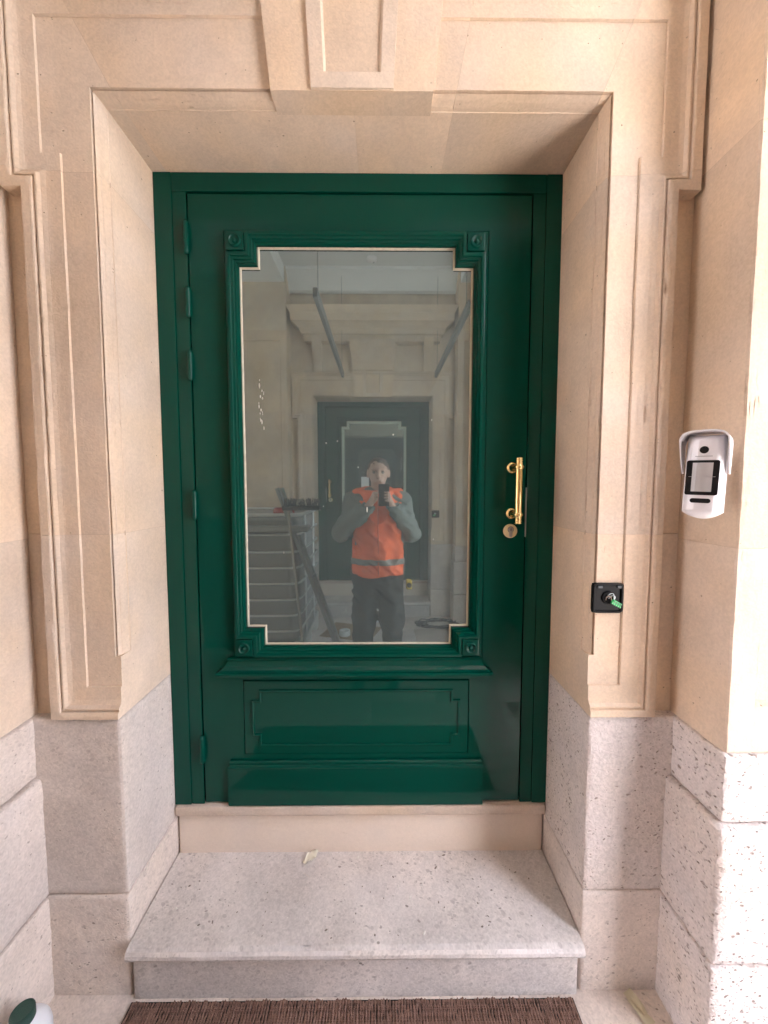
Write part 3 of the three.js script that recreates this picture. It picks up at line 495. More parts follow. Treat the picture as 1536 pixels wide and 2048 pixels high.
// ------------------------------------------------------------------ motion detector on the right-hand pilaster
{
  const t = thing('motion_detector', 'white outdoor motion detector with hooded top on the right-hand pilaster', 'detector', [0.709, 1.397, 0.438], -0.80);
  t.rotation.z = -0.03;
  const rr = (w, h, r) => { const s = new THREE.Shape(), a = w / 2, b = h / 2; s.moveTo(-a + r, -b); s.lineTo(a - r, -b); s.absarc(a - r, -b + r, r, -Math.PI / 2, 0); s.lineTo(a, b - r); s.absarc(a - r, b - r, r, 0, Math.PI / 2); s.lineTo(-a + r, b); s.absarc(-a + r, b - r, r, Math.PI / 2, Math.PI); s.lineTo(-a, -b + r); s.absarc(-a + r, -b + r, r, Math.PI, 1.5 * Math.PI); return s; };
  // body: bowed front, rounded lower end
  const W = 0.071, Hh = 0.179, nx = 18, ny = 40, s = new Soup();
  const front = (u, v) => { const y = v * Hh, taper = 1 - 0.05 * v, x = (u - 0.5) * W * taper, e = Math.abs(u - 0.5) * 2; let z = 0.052 * Math.pow(Math.max(0, 1 - Math.pow(e, 7)), 0.45) + 0.006 * (1 - e * e); const lo = Math.min(1, v / 0.09), hi = Math.min(1, (1 - v) / 0.05); z *= Math.pow(1 - Math.pow(1 - lo, 3), 0.5) * 0.35 + 0.65 * Math.sqrt(lo) * 1; z *= 0.6 + 0.4 * Math.sqrt(hi); return [x, y + (e * e) * (v < 0.12 ? 0.016 * (1 - v / 0.12) : 0), Math.max(0, z)]; };
  for (let j = 0; j < ny; j++) for (let i = 0; i < nx; i++) s.quad(front(i / nx, j / ny), front((i + 1) / nx, j / ny), front((i + 1) / nx, (j + 1) / ny), front(i / nx, (j + 1) / ny));
  s.rect(-W / 2, W / 2, 0.015, Hh, 0);
  part('body', s.geometry({ crease: 1.0 }), M.white, t);
  // hood: a bent visor round the top
  const hood = new Soup(), arc = []; const hw = 0.0405, hy0 = 0.098, hy1 = 0.16;
  for (let k = 0; k <= 8; k++) arc.push([-hw, hy0 + (hy1 - hy0) * k / 8]);
  for (let k = 1; k <= 14; k++) { const a = Math.PI - Math.PI * k / 14; arc.push([Math.sign(Math.cos(a)) * hw * Math.pow(Math.abs(Math.cos(a)), 0.55), hy1 + 0.026 * Math.pow(Math.sin(a), 0.75)]); }
  for (let k = 7; k >= 0; k--) arc.push([hw, hy0 + (hy1 - hy0) * k / 8]);
  const depth = (y) => 0.012 + 0.072 * Math.pow(Math.min(1, Math.max(0, (y - hy0) / (hy1 - hy0 + 0.01))), 0.8);
  const inn = arc.map(([x, y]) => [x * 0.945, y - (y > hy1 ? 0.0025 : 0)]);
  for (let k = 0; k + 1 < arc.length; k++) {
    const [a, b] = [arc[k], arc[k + 1]], [c, e] = [inn[k], inn[k + 1]], da = depth(a[1]), db = depth(b[1]);
    hood.quad([...a, 0], [...a, da], [...b, db], [...b, 0]); hood.quad([...c, da], [...c, 0.0], [...e, 0.0], [...e, db]); hood.quad([...a, da], [...c, da], [...e, db], [...b, db]); hood.quad([...c, 0], [...a, 0], [...b, 0], [...e, 0]);
  }
  part('hood', hood.geometry({ crease: 0.9 }), M.white, t);
  const zf = (y) => 0.0575;
  const lf = new THREE.ExtrudeGeometry(rr(0.053, 0.0715, 0.004), { depth: 0.004, bevelEnabled: true, bevelSize: 0.0005, bevelThickness: 0.0005, bevelSegments: 1 }); lf.translate(0, 0.0895, 0.0545); const lens = part('lens_frame', lf, M.black, t);
  const lg = new THREE.CylinderGeometry(0.045, 0.045, 0.060, 24, 1, true, -0.5, 1.0); lg.translate(0, 0.0905, 0.0605 - 0.045 + 0.002); lg.scale(0.96, 1, 1); part('lens', lg, M.lens, lens);
  for (const [w, h, x, y] of [[0.0435, 0.0006, 0, 0.0915], [0.0005, 0.059, -0.009, 0.0905]]) part('lens_rib', new THREE.BoxGeometry(w, h, 0.0012).translate(x, y, 0.0622), M.lens, lens);
  const eye = new THREE.CylinderGeometry(0.0075, 0.0075, 0.003, 28); eye.rotateX(Math.PI / 2); eye.translate(0, 0.147, 0.0575); const ee = part('camera_eye', eye, M.black, t);
  const er = new THREE.TorusGeometry(0.0082, 0.0009, 8, 28); er.translate(0, 0.147, 0.0582); part('eye_ring', er, M.white, ee);
  part('seam', new THREE.BoxGeometry(0.028, 0.0009, 0.002).translate(0, 0.134, 0.0575), std({ color: tint(0.12, 0.11, 0.11), roughness: 0.6 }), t);
  const win = new THREE.ExtrudeGeometry(rr(0.034, 0.0095, 0.0045), { depth: 0.003, bevelEnabled: false }); win.translate(0, 0.0415, 0.0550); part('indicator_window', win, M.black, t);
  part('bracket', bevelBox(-0.022, 0.03, 0.035, 0.14, -0.06, 0.002, 0.006), M.white, t);
}
// ------------------------------------------------------------------ open black wall box with loose terminal
{
  const t = thing('junction_box', 'black square wall box with loose green terminal block on the stone surround', 'wall box', [0.6225, 1.163, 0.2425]);
  const a = 0.0415;
  part('back', bevelBox(-a + 0.001, a - 0.001, -a + 0.001, a - 0.001, -0.006, 0.002, 0.0018), M.black, t);
  const sh = shapeOf([[-a, -a], [a, -a], [a, a], [-a, a]]); const o = 0.0065;
  const rim = new Soup(); rim.sweep(roundRect(a, a, 0.011), [[0, -0.006], [0, 0.0055], [-0.0015, 0.007], [-0.004, 0.007], [-0.0055, 0.0055], [-0.0055, 0.001]], true, -1); part('rim', rim.geometry({ crease: 0.7 }), M.black, t);
  const hub = new THREE.TorusGeometry(0.016, 0.0022, 8, 32); hub.translate(0.002, 0.001, 0.004); part('cable_ring', hub, M.black, t);
  for (const [x, y] of [[-0.022, 0.031], [0.031, 0.031]]) part('clip', bevelBox(x - 0.006, x + 0.006, y - 0.0035, y + 0.0035, 0.002, 0.006, 0.001), std({ color: tint(0.07, 0.08, 0.085), roughness: 0.5 }), t);
  for (const pts of [[[-0.004, -0.006, 0.002], [-0.006, 0.006, 0.011], [0.002, 0.007, 0.013], [0.006, -0.004, 0.012]], [[0.003, -0.002, 0.002], [0.009, 0.009, 0.011], [0.014, 0.006, 0.014], [0.009, -0.006, 0.013]], [[0.0, 0.002, 0.002], [0.001, 0.013, 0.01], [0.009, 0.014, 0.013], [0.012, -0.005, 0.013]]]) part('wire', tube(pts, 0.0013, 16, 6), pts[0][0] < 0 ? std({ color: tint(0.45, 0.33, 0.26), roughness: 0.5 }) : std({ color: tint(0.7, 0.78, 0.8), roughness: 0.4 }), t);
  const tb = new THREE.Group(); tb.name = 'terminal_block'; tb.position.set(0.016, -0.012, 0.013); tb.rotation.z = -0.5; t.add(tb);
  const tg = std({ color: tint(0.05, 0.48, 0.16), roughness: 0.45 });
  part('housing', bevelBox(-0.013, 0.013, -0.006, 0.0065, 0, 0.007, 0.0008), tg, tb);
  for (let k = 0; k < 4; k++) part('screw', new THREE.CylinderGeometry(0.0019, 0.0019, 0.002, 10).rotateX(Math.PI / 2).translate(-0.0095 + k * 0.0063, 0.0025, 0.0072), M.darkSteel, tb);
  for (let k = 0; k < 5; k++) part('fin', new THREE.BoxGeometry(0.0012, 0.004, 0.002).translate(-0.0125 + k * 0.0062, -0.004, 0.0075), std({ color: tint(0.35, 0.75, 0.42), roughness: 0.4 }), tb);
  const r = t.clone(); r.name = numbered('junction_box'); r.rotation.y = Math.PI; r.position.set(0.61, 1.17, FAR - 0.2425); scene.add(r); r.userData = {}; tag(r, 'black square wall box on the opposite surround, mirrored right of the person', 'wall box');
}
function roundRect(a, b, r, n = 6) { const p = []; for (const [cx, cy, s] of [[a - r, -b + r, -Math.PI / 2], [a - r, b - r, 0], [-a + r, b - r, Math.PI / 2], [-a + r, -b + r, Math.PI]]) for (let k = 0; k <= n; k++) { const t = s + k / n * Math.PI / 2; p.push([cx + Math.cos(t) * r, cy + Math.sin(t) * r]); } return p; }

// ------------------------------------------------------------------ doormat, bottle, scraps
{
  const t = thing('doormat', 'dark brown ribbed coir doormat in front of the stone step', 'doormat', [-0.08, 0, 0.274]);
  const fib = sumNoise(512, [[200, 40, 0.5, 301], [256, 256, 0.5, 302], [9, 9, 0.35, 303]]);
  const mat = std({ map: texture(512, (i) => { const k = Math.max(0.25, 1 + 0.55 * fib[i]); return [0.2 * k, 0.118 * k, 0.088 * k]; }, true, 1 / 0.35), bumpMap: texture(512, (i) => grey(0.5 + 0.4 * fib[i]), false, 1 / 0.35), bumpScale: 0.004, roughness: 1 });
  const s = new Soup(), w = 1.255, dz = 0.72, nx = 150 * 4, nz = 60, P = (i, j) => { const x = -w / 2 + w * i / nx, z = dz * j / nz; return [x, 0.006 + 0.0042 * Math.abs(Math.sin(i / 4 * Math.PI)) + 0.0034 * noise3(x * 300, z * 160, 3) + 0.001 * noise3(x * 60, z * 60, 5), z + 0.003 * noise3(x * 90, 4, z * 3) * (j === 0 ? 1 : 0)]; };
  for (let j = 0; j < nz; j++) for (let i = 0; i < nx; i++) s.quad(P(i, j + 1), P(i + 1, j + 1), P(i + 1, j), P(i, j));
  part('pile', s.geometry({ crease: 1.2 }), mat, t);
  part('backing', new THREE.BoxGeometry(w + 0.004, 0.006, dz + 0.003).translate(0, 0.003, dz / 2), M.black, t);
}
{
  const t = thing('plastic_bottle', 'white plastic bottle with dark green cap on the floor at the left', 'bottle', [-0.872, 0, 0.418]);
  const wht = new THREE.MeshPhysicalMaterial({ color: tint(0.78, 0.80, 0.83), roughness: 0.4 });
  part('body', lathe([[0.0001, 0.0], [0.045, 0.0], [0.052, 0.004], [0.054, 0.012], [0.054, 0.128], [0.051, 0.143], [0.043, 0.156], [0.032, 0.165], [0.0245, 0.171], [0.022, 0.176], [0.0001, 0.176]], 40), wht, t);
  const cap = []; for (let k = 0; k < 48; k++) cap.push(k);
  part('cap', lathe([[0.0235, 0.172], [0.0245, 0.174], [0.0245, 0.194], [0.0235, 0.1975], [0.021, 0.199], [0.0195, 0.198], [0.0001, 0.198]], 40), std({ color: tint(0.012, 0.062, 0.045), roughness: 0.5, bumpMap: peelMap, bumpScale: 0.002 }), t);
}
function scrap(label, at, pts, seed, color) {
  const s = new Soup(), r = rng(seed), n = 7, V = (i, j) => { const u = i / n - 0.5, v = j / n - 0.5; return [u * pts[0] + 0.004 * noise3(v * 3, seed, u * 2), 0.0025 + Math.abs(pts[2] * noise3(u * 2.2 + seed, 1, v * 2.2)) + 0.003 * noise3(u * 7, seed, v * 7), v * pts[1] + 0.005 * noise3(u * 4, 2, seed)]; };
  const lo = (p) => [p[0], p[1] - 0.0006, p[2]];
  for (let i = 0; i < n; i++) for (let j = 0; j < n; j++) { if ((i + j < 2) || (i > n - 2 && j > n - 3)) continue; const q = [V(i, j), V(i, j + 1), V(i + 1, j + 1), V(i + 1, j)]; s.quad(...q); s.quad(...q.map(lo).reverse()); }
  const m = part('paper_scrap', s.geometry({ crease: 0.5 }), std({ color, roughness: 0.9 }), scene); m.position.set(...at); m.rotation.y = seed; tag(m, label, 'paper scrap'); return m;
}
scrap('crumpled cream paper scrap lying on the stone step below the door', [-0.248, 0.176, 0.018], [0.03, 0.052, 0.014], 2.6, tint(0.78, 0.75, 0.62));
scrap('yellowed dry scrap on the floor in the right-hand corner', [0.722, 0.0005, 0.296], [0.034, 0.078, 0.014], 0.35, tint(0.6, 0.54, 0.38));
{ // chips and grit on the step
  for (const [n, seed, color, big, label] of [[70, 41, tint(0.22, 0.19, 0.16), 1, 'fine dark grit scattered over the stone step'], [26, 57, tint(0.75, 0.72, 0.66), 1.15, 'pale plaster crumbs scattered over the stone step']]) {
    const s = [], r = rng(seed);
    for (let k = 0; k < n; k++) { const g = new THREE.IcosahedronGeometry((0.0009 + r() * r() * 0.0026) * big, 0); g.scale(1 + r() * 1.8, 0.6, 1); g.rotateY(r() * 6); g.translate(XL + 0.05 + r() * 1.2, 0.1762, 0.0 + r() * 0.26); s.push(g); }
    const m = part('grit', merge(s), std({ color, roughness: 1 }), scene); m.userData.kind = 'stuff'; tag(m, label, 'grit');
  }
}

// ------------------------------------------------------------------ things across the passage, seen mirrored in the pane
function surfaceNet(sdf, lo, hi, cell) {                    // closed mesh of sdf = 0
  const n = [0, 1, 2].map((k) => Math.ceil((hi[k] - lo[k]) / cell) + 1), [nx, ny, nz] = n, f = new Float32Array(nx * ny * nz), id = (i, j, k) => (k * ny + j) * nx + i;
  for (let k = 0; k < nz; k++) for (let j = 0; j < ny; j++) for (let i = 0; i < nx; i++) f[id(i, j, k)] = sdf(lo[0] + i * cell, lo[1] + j * cell, lo[2] + k * cell);
  const vert = new Int32Array(nx * ny * nz).fill(-1), pos = [], idx = [];
  for (let k = 0; k + 1 < nz; k++) for (let j = 0; j + 1 < ny; j++) for (let i = 0; i + 1 < nx; i++) {
    let c = 0, x = 0, y = 0, z = 0;
    const v = []; for (let q = 0; q < 8; q++) v.push(f[id(i + (q & 1), j + ((q >> 1) & 1), k + (q >> 2))]);
    for (let q = 0; q < 8; q++) for (const d of [1, 2, 4]) if (!(q & d)) { const a = v[q], b = v[q | d]; if ((a < 0) !== (b < 0)) { const t = a / (a - b); x += (q & 1) + (d === 1 ? t : 0); y += ((q >> 1) & 1) + (d === 2 ? t : 0); z += (q >> 2) + (d === 4 ? t : 0); c++; } }
    if (c) { vert[id(i, j, k)] = pos.length / 3; pos.push(lo[0] + (i + x / c) * cell, lo[1] + (j + y / c) * cell, lo[2] + (k + z / c) * cell); }
  }
  const face = (a, b, c, d, flip) => { if (Math.min(a, b, c, d) < 0) return; flip ? idx.push(a, c, b, a, d, c) : idx.push(a, b, c, a, c, d); };
  for (let k = 1; k + 1 < nz; k++) for (let j = 1; j + 1 < ny; j++) for (let i = 1; i + 1 < nx; i++) {
    const a = f[id(i, j, k)];
    if ((a < 0) !== (f[id(i + 1, j, k)] < 0)) face(vert[id(i, j, k)], vert[id(i, j - 1, k)], vert[id(i, j - 1, k - 1)], vert[id(i, j, k - 1)], a >= 0);
    if ((a < 0) !== (f[id(i, j + 1, k)] < 0)) face(vert[id(i, j, k)], vert[id(i, j, k - 1)], vert[id(i - 1, j, k - 1)], vert[id(i - 1, j, k)], a >= 0);
    if ((a < 0) !== (f[id(i, j, k + 1)] < 0)) face(vert[id(i, j, k)], vert[id(i - 1, j, k)], vert[id(i - 1, j - 1, k)], vert[id(i, j - 1, k)], a >= 0);
  }
  const g = new THREE.BufferGeometry(); g.setAttribute('position', new THREE.Float32BufferAttribute(pos, 3)); g.setIndex(idx); g.computeVertexNormals();
  g.setAttribute('uv', new THREE.Float32BufferAttribute(new Float32Array(pos.length / 3 * 2).map((_, i) => pos[(i >> 1) * 3 + (i & 1)]), 2));
  return g;
}
function capsule(a, b, ra, rb, sx = 1) {                    // tapered capsule as a distance
  const d = [b[0] - a[0], b[1] - a[1], b[2] - a[2]], l = d[0] * d[0] + d[1] * d[1] + d[2] * d[2];
  return (x, y, z) => { const px = x - a[0], py = y - a[1], pz = z - a[2]; const t = Math.min(1, Math.max(0, (px * d[0] + py * d[1] + pz * d[2]) / l)), qx = px - d[0] * t, qy = py - d[1] * t, qz = pz - d[2] * t; return Math.sqrt(qx * qx + qy * qy + qz * qz) - (ra + (rb - ra) * t); };
}
function ellipsoid(c, r) { return (x, y, z) => { const a = (x - c[0]) / r[0], b = (y - c[1]) / r[1], e = (z - c[2]) / r[2], k = Math.sqrt(a * a + b * b + e * e); return (k - 1) * Math.min(...r); }; }
const smin = (k) => (a, b) => { const h = Math.max(0, k - Math.abs(a - b)) / k; return Math.min(a, b) - h * h * k / 4; };
const join = (list, k) => { const s = smin(k); return (x, y, z) => { let v = list[0](x, y, z); for (let i = 1; i < list.length; i++) v = s(v, list[i](x, y, z)); return v; }; };

{ // the person taking the picture, facing the door
  const t = thing('person', 'person in orange safety vest holding up a phone, mirrored in the door pane', 'person', [0, 0, 0]);
  const Z = 1.56, cx = -0.025;                              // spine
  const sh = { r: [cx + 0.175, 1.355, Z - 0.01], l: [cx - 0.175, 1.355, Z - 0.01] }, el = { r: [0.225, 1.13, Z - 0.07], l: [-0.295, 1.135, Z - 0.06] }, wr = { r: [0.072, 1.345, 1.398], l: [-0.088, 1.335, 1.402] };
  const hip = { r: [cx + 0.09, 0.84, Z + 0.02], l: [cx - 0.09, 0.84, Z + 0.02] }, kn = { r: [cx + 0.105, 0.46, Z - 0.0], l: [cx - 0.105, 0.46, Z + 0.01] }, an = { r: [cx + 0.115, 0.09, Z + 0.05], l: [cx - 0.125, 0.09, Z + 0.05] };
  const legs = ['r', 'l'].flatMap((s) => [capsule(hip[s], kn[s], 0.088, 0.06), capsule(kn[s], an[s], 0.058, 0.042)]);
  const arms = ['r', 'l'].flatMap((s) => [capsule(sh[s], el[s], 0.047, 0.037), capsule(el[s], wr[s], 0.036, 0.026)]);
  const torso = [ellipsoid([cx, 1.24, Z], [0.165, 0.2, 0.108]), ellipsoid([cx, 1.02, Z - 0.005], [0.15, 0.2, 0.108]), ellipsoid([cx, 0.87, Z + 0.015], [0.155, 0.12, 0.11]), capsule(sh.l, sh.r, 0.055, 0.055)];
  const neck = capsule([cx, 1.36, Z + 0.005], [cx + 0.003, 1.47, Z - 0.03], 0.055, 0.05);
  const H = [cx + 0.006, 1.572, Z - 0.04];                 // head, tipped a little to the phone
  const body = surfaceNet(join([...legs, ...arms, ...torso, neck, ellipsoid(H, [0.07, 0.09, 0.085])], 0.035), [-0.5, -0.02, 1.3], [0.45, 1.71, 1.85], 0.014);
  const headParts = [ellipsoid([H[0], H[1] + 0.02, H[2] + 0.012], [0.0765, 0.088, 0.092]), ellipsoid([H[0], H[1] - 0.05, H[2] - 0.03], [0.053, 0.06, 0.055]), ellipsoid([H[0], H[1] - 0.1, H[2] - 0.052], [0.022, 0.016, 0.02]), capsule([H[0], H[1] + 0.012, H[2] - 0.085], [H[0], H[1] - 0.032, H[2] - 0.1], 0.009, 0.0145), ellipsoid([H[0], H[1] + 0.026, H[2] - 0.077], [0.05, 0.011, 0.012]), capsule([H[0] - 0.018, H[1] - 0.063, H[2] - 0.083], [H[0] + 0.018, H[1] - 0.063, H[2] - 0.083], 0.007, 0.007), ellipsoid([H[0] - 0.078, H[1] - 0.006, H[2] + 0.012], [0.009, 0.03, 0.018]), ellipsoid([H[0] + 0.078, H[1] - 0.006, H[2] + 0.012], [0.009, 0.03, 0.018]), capsule([H[0], H[1] - 0.04, H[2] + 0.01], [cx, 1.4, Z], 0.05, 0.054)];
  const headBase = join(headParts, 0.016), sockets = [ellipsoid([H[0] - 0.031, H[1] + 0.004, H[2] - 0.088], [0.015, 0.009, 0.014]), ellipsoid([H[0] + 0.031, H[1] + 0.004, H[2] - 0.088], [0.015, 0.009, 0.014])];
  const head = surfaceNet((x, y, z) => Math.max(headBase(x, y, z), -Math.min(sockets[0](x, y, z), sockets[1](x, y, z))), [H[0] - 0.11, 1.37, H[2] - 0.14], [H[0] + 0.11, 1.70, H[2] + 0.13], 0.0055);
  // hands round the phone: palms behind it, four bent fingers each and a thumb
  const hand = (s) => {
    const d = s === 'r' ? 1 : -1, w = wr[s], pc = [d * 0.045, 1.40, 1.345], L = [capsule(w, pc, 0.026, 0.024), ellipsoid(pc, [0.022, 0.04, 0.03])];
    for (let k = 0; k < 4; k++) { const y = 1.425 - k * 0.0185, r = 0.0082 - k * 0.0004, a = [d * 0.048, y, 1.335], b = [d * (0.048 - 0.002), y + 0.006, 1.306], c = [d * (0.026 - 0.004 * (k === 3 ? -1 : k * 0.4)), y + 0.008, 1.299]; L.push(capsule(pc, a, r * 1.25, r * 1.15), capsule(a, b, r * 1.1, r), capsule(b, c, r, r * 0.8)); }
    L.push(capsule([d * 0.05, 1.385, 1.35], [d * 0.04, 1.415, 1.368], 0.012, 0.0105), capsule([d * 0.04, 1.415, 1.368], [d * 0.018, 1.438, 1.362], 0.0105, 0.008));
    return surfaceNet(join(L, 0.007), [Math.min(0, d * 0.14), 1.30, 1.288], [Math.max(0.0, d * 0.14), 1.47, 1.43], 0.0042);
  };
  const clean = (g) => { const h = g.toNonIndexed(); return h; };
  const clothNoise = (x, y, z) => { const k = x * 0.7 + y; return 0.007 * noise3(x * 9, y * 7, z * 9) + 0.008 * (1 - Math.abs(noise3(k * 19, (y - x) * 7, z * 12)) * 2.2); };
  part('body', mergeGeometries([body, head, hand('r'), hand('l')].map(clean)), std({ color: tint(0.50, 0.31, 0.235), roughness: 0.55 }), t);
  for (const d of [-1, 1]) { const e = new THREE.SphereGeometry(0.0115, 16, 12); e.translate(H[0] + d * 0.031, H[1] + 0.003, H[2] - 0.0735); part('eye', e, std({ color: tint(0.25, 0.22, 0.2), roughness: 0.2 }), t); }
  const hairSdf = ellipsoid([H[0], H[1] + 0.03, H[2] + 0.02], [0.081, 0.085, 0.094]);
  part('hair', surfaceNet((x, y, z) => Math.max(hairSdf(x, y, z) + 0.004 * noise3(x * 60, y * 60, z * 60), -(y - (H[1] + 0.012) + Math.max(0, (H[2] - 0.03 - z)) * 1.1 - Math.max(0, z - H[2]) * 0.9)), [H[0] - 0.1, H[1] - 0.12, H[2] - 0.1], [H[0] + 0.1, H[1] + 0.14, H[2] + 0.14], 0.007), std({ color: tint(0.09, 0.06, 0.045), roughness: 0.8 }), t);
  const sweater = join([...arms, torso[0], torso[1], torso[3]], 0.05);
  part('sweater', surfaceNet((x, y, z) => Math.max(sweater(x, y, z) - 0.017 - clothNoise(x * 1.3, y * 1.3, z * 1.3), 0.86 - y, z < 1.43 && Math.abs(x) < 0.12 ? (y - 1.335) : -1), [-0.5, 0.8, 1.3], [0.45, 1.5, 1.85], 0.0125), std({ color: tint(0.17, 0.185, 0.165), roughness: 0.95 }), t);
  const vestSdf = join([ellipsoid([cx, 1.25, Z], [0.165, 0.205, 0.112]), ellipsoid([cx, 1.03, Z - 0.008], [0.16, 0.24, 0.12]), ellipsoid([cx + 0.01, 0.9, Z + 0.005], [0.17, 0.15, 0.125]), capsule([cx - 0.135, 1.37, Z], [cx + 0.135, 1.37, Z], 0.05, 0.05), capsule([cx, 1.38, Z], [cx, 1.45, Z - 0.012], 0.066, 0.064)], 0.05);
  const vest = part('safety_vest', surfaceNet((x, y, z) => Math.max(vestSdf(x, y, z) - 0.024 - 1.6 * clothNoise(x * 1.2, y, z) - 0.004 * Math.sin(x * 45 + y * 14), 0.818 + 0.01 * Math.sin(x * 20) - y, y - 1.462 - (z - Z) * 0.25, Math.abs(x - cx) - 0.19), [-0.3, 0.78, 1.36], [0.25, 1.5, 1.8], 0.0115), new THREE.MeshPhysicalMaterial({ color: tint(1.0, 0.165, 0.05), roughness: 0.8 }), t);
  for (const [y0, y1] of [[0.905, 0.955]]) part('reflective_band', surfaceNet((x, y, z) => Math.max(vestSdf(x, y, z) - 0.029 - 1.6 * clothNoise(x * 1.2, y, z) - 0.004 * Math.sin(x * 45 + y * 14), y0 - y, y - y1, Math.abs(x - cx) - 0.197), [-0.3, y0 - 0.03, 1.36], [0.25, y1 + 0.03, 1.8], 0.0115), std({ color: tint(0.22, 0.20, 0.17), roughness: 0.5 }), vest);
  part('zip', tube([[cx + 0.004, 1.40, Z - 0.148], [cx + 0.004, 1.25, Z - 0.156], [cx + 0.006, 1.05, Z - 0.162], [cx + 0.008, 0.84, Z - 0.158]], 0.004, 16, 6), std({ color: tint(0.5, 0.1, 0.04), roughness: 0.6 }), vest);
  const trousers = join([...legs, torso[2]], 0.05);
  part('trousers', surfaceNet((x, y, z) => Math.max(trousers(x, y, z) - 0.02 - 1.4 * clothNoise(x, y * 0.8, z), 0.06 - y, y - 0.92), [-0.35, 0.02, 1.35], [0.3, 0.97, 1.85], 0.0125), std({ color: tint(0.035, 0.035, 0.032), roughness: 0.95 }), t);
  for (const s of ['r', 'l']) part('boot', surfaceNet((x, y, z) => Math.max(Math.min(capsule([an[s][0], 0.055, an[s][2] + 0.03], [an[s][0] * 1.05, 0.045, an[s][2] - 0.15], 0.052, 0.044)(x, y, z), capsule([an[s][0], 0.05, an[s][2]], [an[s][0], 0.14, an[s][2]], 0.052, 0.05)(x, y, z)), 0.001 - y), [an[s][0] - 0.1, -0.02, an[s][2] - 0.24], [an[s][0] + 0.1, 0.22, an[s][2] + 0.12], 0.011), std({ color: tint(0.05, 0.04, 0.03), roughness: 0.7 }), t);
  // what the person carries
  const ph = thing('phone', 'black phone held up in both hands in the mirrored reflection', 'phone', [0.02, 1.338, 1.3145]);
  part('case', bevelBox(-0.037, 0.037, 0, 0.152, -0.0045, 0.0045, 0.004, 3), M.black, ph);
  part('camera_island', bevelBox(-0.033, -0.002, 0.108, 0.146, -0.0068, -0.004, 0.0022), std({ color: tint(0.03, 0.03, 0.032), roughness: 0.25 }), ph);
  const tm = thing('tape_measure', 'yellow tape measure clipped to the person\'s belt', 'tape measure', [0.205, 0.755, Z - 0.075]);
  part('case', bevelBox(-0.02, 0.02, -0.034, 0.034, -0.032, 0.032, 0.01, 3), std({ color: tint(0.75, 0.5, 0.04), roughness: 0.5 }), tm);
  part('badge', new THREE.CylinderGeometry(0.018, 0.018, 0.004, 24).rotateX(Math.PI / 2).translate(0, 0, -0.033), M.black, tm);
}
{ // caged plastic tank on its pallet
  const t = thing('caged_tank', 'large white plastic tank in a steel tube cage, mirrored at the pane\'s left', 'tank', [-1.22, 0, 2.22]);
  const w = 0.56, d = 0.47, plast = new THREE.MeshPhysicalMaterial({ color: tint(0.36, 0.355, 0.34), roughness: 0.4 }), galv = std({ color: tint(0.82, 0.82, 0.82), roughness: 0.3, metalness: 0.75 });
  part('tank', bevelBox(-w + 0.015, w - 0.015, 0.17, 1.24, -d + 0.015, d - 0.015, 0.09, 5), plast, t);
  part('red_lid', lathe([[0.0001, 0.065], [0.07, 0.062], [0.085, 0.05], [0.088, 0], [0.0001, 0]], 32).translate(0.4, 1.235, -0.28), std({ color: tint(0.45, 0.03, 0.025), roughness: 0.45 }), t);
  const ring = (y, r = 0.0095) => tube(roundRect(w, d, 0.08, 5).map(([x, z]) => [x, y, z]), r, 120, 8, true);
  for (const y of [0.3, 0.43, 0.56, 0.69, 0.82, 0.95, 1.09]) part('cage_bar', ring(y), galv, t);
  part('cage_rail', ring(1.245, 0.016), galv, t); part('cage_rail', ring(0.165, 0.016), galv, t);
  for (const x of [-0.38, 0.12]) for (const s of [-1, 1]) part('cage_upright', bar([x, 0.165, s * d], [x, 1.245, s * d], 0.0095), galv, t);
  for (const z of [-0.2, 0.2]) for (const s of [-1, 1]) part('cage_upright', bar([s * w, 0.165, z], [s * w, 1.245, z], 0.0095), galv, t);
  part('shelf_tray', bevelBox(-0.1, w + 0.09, 1.12, 1.165, -d - 0.07, -d + 0.05, 0.012), plast, t);
  for (const z of [-0.4, 0, 0.4]) part('pallet_skid', bevelBox(-w, w, 0.0, 0.1, z - 0.06, z + 0.06, 0.006), galv, t);
  part('pallet_deck', bevelBox(-w, w, 0.101, 0.15, -d, d, 0.006), galv, t);
}
{ // ladder leaning on the cage
  const t = thing('ladder', 'narrow aluminium ladder leaning against the caged tank, mirrored in the pane', 'ladder', [-0.30, 0, 1.74]);
  const al = std({ color: tint(0.36, 0.37, 0.36), roughness: 0.4, metalness: 0.85 });
  const foot = [0, 0.002, 0], head = [-0.52, 1.45, 0.0], dz = 0.13;
  for (const z of [0, dz]) part('rail', (() => { const g = new THREE.BoxGeometry(0.024, 1.54, 0.05); g.rotateZ(Math.atan2(0.52, 1.45)); g.translate(-0.26, 0.735, z); return g; })(), al, t);
  for (let k = 1; k < 6; k++) { const f = k / 6; part('rung', bar([head[0] * f, head[1] * f + 0.01, 0.0], [head[0] * f, head[1] * f + 0.01, dz], 0.014), al, t); }
}
